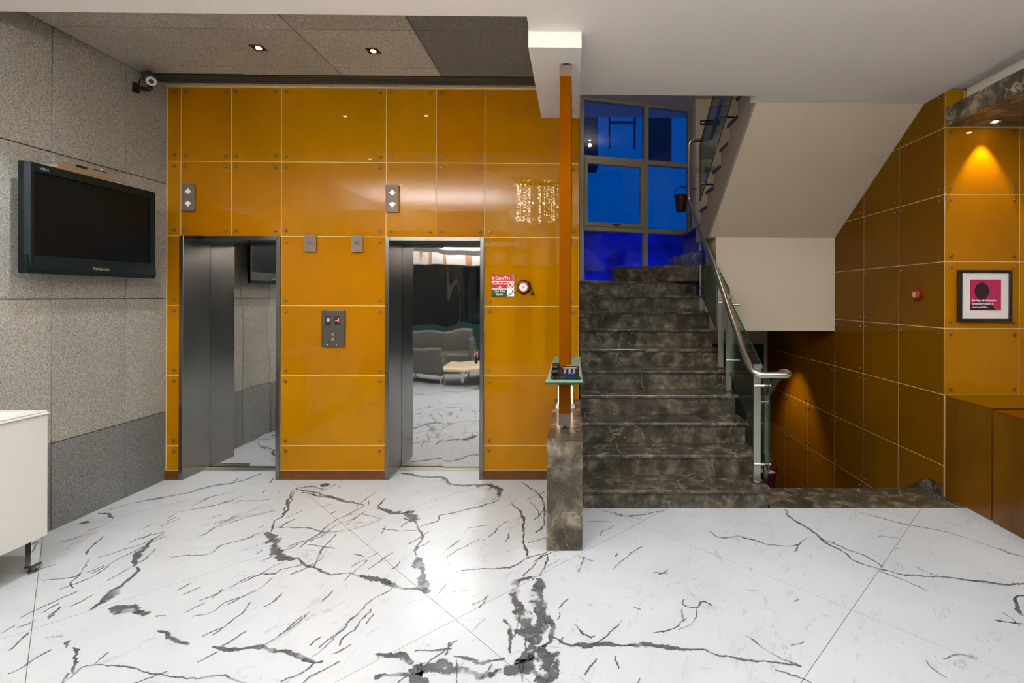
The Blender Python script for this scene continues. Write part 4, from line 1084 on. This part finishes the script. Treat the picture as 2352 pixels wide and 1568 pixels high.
for k, (x, y, p_, w_) in enumerate(FILL_RAFTS):  # casings for the added fill lamps
    t = empty('fill_raft', (x, y, 2.60), label='wide white raft added over the lobby as unseen fill light, ' + ('left of the camera', 'right of the camera', 'left near the glazed front', 'right near the glazed front')[k], cat='light fitting', group='added fill light rafts')
    a, b, c, d = x-w_/2, x+w_/2, y-.7, y+.7
    obj('raft_body', MB().box(a, b, c, d, 2.60, 2.612).box(a, b, c, c+.012, 2.612, 2.92).box(a, b, d-.012, d, 2.612, 2.92).box(a, a+.012, c+.012, d-.012, 2.612, 2.92).box(b-.012, b, c+.012, d-.012, 2.612, 2.92), M['white'], t)
    for xx in (a+.1, b-.1):
        for yy in (c+.1, d-.1): obj('hanger', MB().cyl((xx, yy, 2.612), (xx, yy, CZ-.001), .003, 8), M['steel'], t)
downlight(1.25, 5.75, 4.57, 'single ceiling lamp high in the stairwell', .06, 'stairwell lamps')

# ================================================================== canopy, picture, counter, reception desk
cnp = empty('marble_canopy', (3.5, 3.2, 2.99), label='grey-brown marble canopy slab projecting above the framed picture', cat='canopy')
obj('fascia', MB().bbox(3.0, 3.018, 1.5, 3.985, 2.992, 3.143, .001, 1), M['emp_canopy'], cnp, origin=(3, 3.0, 3))
obj('soffit_slab', MB().bbox(3.018, 4.6, 1.5, 3.985, 2.992, 3.01, .001, 1), M['emp_canopy'], cnp, origin=(3.6, 3.3, 3))
obj('top_board', MB().box(3.018, 4.6, 1.5, 3.985, 3.011, 3.1435), M['emp_canopy'], cnp)
px0, px1, pz0, pz1 = 3.088, 3.527, 1.414, 1.828
pc = empty('framed_picture', ((px0+px1)/2, FY, pz0), label='black framed magenta print with white lettering hung on the amber wall', cat='picture')
yf = FY-.0195
fr = MB(); w_ = .022
fr.bbox(px0, px1, yf-.018, FY-.0175, pz0, pz0+w_, .002, 1).bbox(px0, px1, yf-.018, FY-.0175, pz1-w_, pz1, .002, 1).bbox(px0, px0+w_+.010, yf-.018, FY-.0175, pz0+w_, pz1-w_, .002, 1).bbox(px1-w_, px1, yf-.018, FY-.0175, pz0+w_, pz1-w_, .002, 1)
obj('frame', fr, M['black'], pc)
obj('mount_board', MB().box(px0+w_, px1-w_, yf-.004, FY-.0175, pz0+w_, pz1-w_), M['mat'], pc)
mx0, mx1, mz0, mz1 = 3.191, 3.443, 1.503, 1.752
prn = obj('print', MB().box(mx0, mx1, yf-.0055, yf-.004, mz0, mz1), M['magenta'], pc)
hp = []
cx, cz = mx0+.095, mz0+.155
for k in range(24):
    a = 2*pi*k/24; hp.append((cx+cos(a)*.060, cz+sin(a)*.070))
obj('dark_shape', MB().prism(hp, 'y', yf-.0058, yf-.0055).prism([(mx0+.002, mz0+.002), (mx1-.05, mz0+.002), (mx1-.06, mz0+.03), (mx0+.15, mz0+.07), (mx0+.04, mz0+.07), (mx0+.002, mz0+.05)], 'y', yf-.0059, yf-.0055), M['print_dark'], prn)
for i, s_ in enumerate(('the idea of waiting for', 'something makes it', 'more exciting.')):
    text('lettering', s_, .0245, M['white_sign'], (mx0+.012, yf-.0061, mz0+.073-i*.026), RF, prn, .0003, bold=.0005, sx=.93)
cab = empty('side_counter', (3.4, 3.77, 0), label='brown lacquered side counter with glass top below the framed picture', cat='counter')
obj('body', MB().bbox(3.0, 3.9, 3.545, 3.988, 0, .806, .002, 1), M['lacquer'], cab)
obj('glass_top', MB().bbox(2.998, 3.9, 3.535, 3.989, .8065, .818, .002, 1), M['orange_shaded'], cab)
rd = empty('reception_desk', (3.3, 2.5, 0), label='brown and orange lacquered reception desk at the right edge', cat='desk')
obj('front_panel', MB().bbox(2.990, 3.03, 1.0, 3.515, 0, .793, .003, 1), M['lacquer'], rd)
obj('desk_top', MB().bbox(2.990, 3.62, 1.0, 3.515, .7935, .806, .002, 1), M['bar'], rd)
obj('end_panel', MB().box(3.03, 3.60, 3.47, 3.515, 0, .793).box(3.03, 3.60, 1.0, 1.04, 0, .793), M['lacquer'], rd)

# ================================================================== white console at left
dk = empty('white_console', (-3.3, 2.5, 0), label='white stone console table on steel legs by the granite wall', cat='console')
cy0, cy1 = 1.55, 2.965
obj('side_apron', MB().bbox(-3.118, -3.10, cy0, cy1, .190, .900, .003, 2), M['white_stone'], dk)
obj('end_apron', MB().bbox(-3.53, -3.1185, cy1-.018, cy1, .190, .900, .003, 2).bbox(-3.53, -3.1185, cy0, cy0+.018, .19, .90, .003, 2), M['white_stone'], dk)
obj('table_top', MB().bbox(-3.535, -3.094, cy0-.006, cy1+.006, .9005, .914, .005, 3).bbox(-3.530, -3.102, cy0, cy1, .9141, .924, .004, 3), M['white_stone'], dk)
obj('inlay', MB().box(-3.49, -3.15, cy0+.06, cy1-.06, .9235, .9248), M['mat'], dk)
for x in (-3.147, -3.50):
    for y in (cy0+.10, 2.888):
        lg = obj('leg', MB().bbox(x, x+.035, y, y+.045, .045, .195, .001, 1), M['mirror'], dk)
        obj('foot_plate', MB().bbox(x-.003, x+.042, y-.004, y+.052, .034, .045, .001, 1), M['steel_dark'], lg)
        obj('levelling_foot', MB().lathe((x+.018, y+.024, 0), [(.021, 0), (.021, .012), (.013, .014), (.013, .034)], 'z', 18), M['steel_dark'], lg)

# ================================================================== buckets, exit sign
def bucket(x, y, z, h, r, label, group, wall=None, sand=True):
    b = empty('fire_bucket', (x, y, z), label=label, cat='bucket', group=group)
    obj('pail', MB().lathe((x, y, z), [(r*.62, 0), (r*.66, .004), (r, h), (r*1.05, h+.004), (r*1.0, h+.008), (r*.95, h), (r*.6, .01)], 'z', 24), M['bucket'], b, smooth=True)
    hd = [(x+cos(a)*r*1.02, y, z+h+sin(a)*r*1.25) for a in [pi*k/12 for k in range(13)]]
    obj('handle', MB().tube(hd, .004, 6), M['black'], b, smooth=True)
    if sand: obj('sand', MB().cyl((x, y, z+h*.8), (x, y, z+h*.9), r*.90, 20), M['sand'], b)
    tz_ = z+h+r*1.25
    w_ = Vector(wall)
    obj('hook', MB().tube(smooth_path([w_, (x, y, w_.z), (x, y, tz_-.006), (x+.012, y, tz_+.012)], .015), .006, 8), M['black'], b, smooth=True)
bucket(1.71, 4.42, -.14, .20, .10, 'dark red sand bucket in the basement stairwell, nearest the bottom railing post', 'basement fire buckets', (1.49, 4.42, .20))
bucket(1.68, 5.02, -.40, .20, .10, 'second sand bucket further down the basement stairwell', 'basement fire buckets', (1.49, 5.02, -.04))
bucket(1.54, 7.20, 2.84, .235, .10, 'dark fire bucket hanging on a hook beside the stair window', 'window fire bucket', (1.85, 7.44, 3.215), False)
ex_ = empty('exit_sign', (2.0, 7.42, 4.16), label='small dark green exit sign with arrow on the stairwell wall', cat='sign')
e0 = aty(1609, 276, 7.41); e1 = aty(1652, 287, 7.41)
obj('sign_board', MB().box(e0.x, e1.x, 7.412, 7.4195, e1.z, e0.z), M['green_sign'], ex_)
obj('sign_border', MB().box(e0.x-.006, e1.x+.006, 7.4196, 7.42, e1.z-.006, e0.z+.006), M['leaf'], ex_)
zc = (e0.z+e1.z)/2
obj('arrow', MB().prism([(e0.x+.015, zc), (e0.x+.035, zc+.018), (e0.x+.035, zc+.005), (e0.x+.06, zc+.005), (e0.x+.06, zc-.005), (e0.x+.035, zc-.005), (e0.x+.035, zc-.018)], 'y', 7.411, 7.412), M['white_sign'], ex_)
obj('running_figure', MB().prism([(e0.x+.075, zc-.025), (e0.x+.085, zc-.008), (e0.x+.078, zc+.01), (e0.x+.09, zc+.018), (e0.x+.105, zc+.008), (e0.x+.098, zc-.004), (e0.x+.108, zc-.02), (e0.x+.10, zc-.024), (e0.x+.09, zc-.008), (e0.x+.083, zc-.026)], 'y', 7.411, 7.412).cyl((e0.x+.098, 7.411, zc+.026), (e0.x+.098, 7.412, zc+.026), .006, 10), M['white_sign'], ex_)
text('lettering', 'FIRE EXIT', .034, M['white_sign'], (e0.x+.125, 7.4115, zc-.012), RF, ex_, .0003, sx=.85)

# ================================================================== lounge seen in the mirror doors
def sofa(name, label, cat, x0, x1, y0, y1, facing, h, seat_h=.40, arm=.10, grp=None):
    # facing +1: looks to +Y, -1: looks to -Y
    s = empty(name, ((x0+x1)/2, (y0+y1)/2, 0), label=label, cat=cat)
    yb0, yb1 = (y0, y0+.16) if facing > 0 else (y1-.16, y1)
    obj('backrest', MB().bbox(x0+arm*.6, x1-arm*.6, yb0, yb1, .16, h, .045, 4), M['sofa'], s, smooth=True)
    for a, b in ((x0, x0+arm), (x1-arm, x1)):
        obj('armrest', MB().bbox(a, b, y0, y1, .15, h*.80, .025, 3), M['sofa'], s, smooth=True)
    yc0, yc1 = (y0+.16, y1-.01) if facing > 0 else (y0+.01, y1-.16)
    obj('seat', MB().bbox(x0+arm, x1-arm, yc0, yc1, .15, seat_h, .04, 4), M['sofa'], s, smooth=True)
    for x in (x0+.03, x1-.06):
        for yy in (y0+.04, y1-.07):
            obj('leg', MB().box(x, x+.03, yy, yy+.03, 0, .15), M['chrome'], s)
sofa('sofa', 'grey leather two-seat sofa reflected in the right lift door', 'sofa', -3.75, -2.20, -1.95, -1.15, 1, .86)
sofa('armchair', 'grey leather armchair with its back to the lifts, reflected in the door', 'armchair', -3.20, -2.42, -.42, .22, -1, .66)
ct = empty('coffee_table', (-1.75, -.15, 0), label='low pale wooden coffee table with rounded corners, reflected in the lift door', cat='table')
tp_ = []
for cx_, cy_, a0 in ((-1.35, .27, 0), (-2.12, .27, 90), (-2.12, -.55, 180), (-1.35, -.55, 270)):
    for k in range(7):
        a = radians(a0+k*15); tp_.append((cx_+cos(a)*.24, cy_+sin(a)*.18))
obj('table_top', MB().prism(tp_, 'z', .285, .325), M['tablewood'], ct)
for x, y in ((-2.14, .05), (-1.4, .05), (-2.14, -.5), (-1.4, -.5)):
    obj('leg', MB().box(x, x+.05, y, y+.05, 0, .285), M['chrome'], ct)
fv = empty('flower_vase', (-1.86, -.32, .325), label='small dark vase of pink and white flowers on the coffee table', cat='vase')
obj('vase', MB().lathe((-1.86, -.32, .3255), [(.055, 0), (.06, .01), (.06, .12), (.055, .125)], 'z', 20), M['vase'], fv, smooth=True)
for k in range(16):
    a = k*2.4; r = .04+.07*(k % 4)/4; zz = .50+.10*random.random()-r*.4
    c = Vector((-1.86+cos(a)*r, -.32+sin(a)*r, zz))
    fw = obj('flower', MB().sphere(c, .026, 6, .8).sphere(c+Vector((.01, .008, .012)), .018, 5), M['petal_pink'] if k % 2 else M['petal_white'], fv, smooth=True)
    obj('stem', MB().tube([(-1.86, -.32, .44), tuple(c)], .003, 5), M['leaf'], fw)
lf = MB()
for k in range(12):
    a = k*.9+.3; b = Vector((-1.86, -.32, .45)); t = b+Vector((cos(a)*.10, sin(a)*.10, .12+.08*(k % 3)))
    n_ = Vector((-sin(a), cos(a), 0))*.016; m_ = (b+t)/2+Vector((0, 0, .03))
    lf.add([b, m_+n_, t, m_-n_], [(0, 1, 2, 3)])
obj('foliage', lf, M['leaf'], fv, fix=False)

# crystal chandelier over the lobby, seen as sparkles in the glossy orange wall
ch = empty('chandelier', (-.53, 1.58, CZ), label='chandelier of lit crystal strings over the lobby, seen reflected in the orange wall', cat='chandelier')
obj('ceiling_plate', MB().bbox(-.90, -.16, 1.39, 1.77, CZ-.025, CZ-.0005, .004, 1), M['chrome'], ch)
for k in range(4): obj('lamp_holder', MB().cyl((-.76+.155*k, 1.58, 2.97), (-.76+.155*k, 1.58, CZ-.025), .006, 8), M['chrome'], ch)
cm = MB()
for k in range(34):
    x, y = -.86+.66*random.random(), 1.42+.32*random.random()
    zz = CZ-.06-.04*random.random(); zb = max(2.68, 1.66+.6*y)
    while zz > zb:
        q_ = .005+.010*random.random()**2
        if random.random() < .8: cm.add([(x+q_, y, zz), (x, y+q_, zz), (x-q_, y, zz), (x, y-q_, zz), (x, y, zz+q_*1.2), (x, y, zz-q_*1.2)], [(0, 1, 4), (1, 2, 4), (2, 3, 4), (3, 0, 4), (1, 0, 5), (2, 1, 5), (3, 2, 5), (0, 3, 5)])
        zz -= .03+.03*random.random()
obj('crystal_drops', cm, M['crystal'], ch, fix=False, kind='stuff')
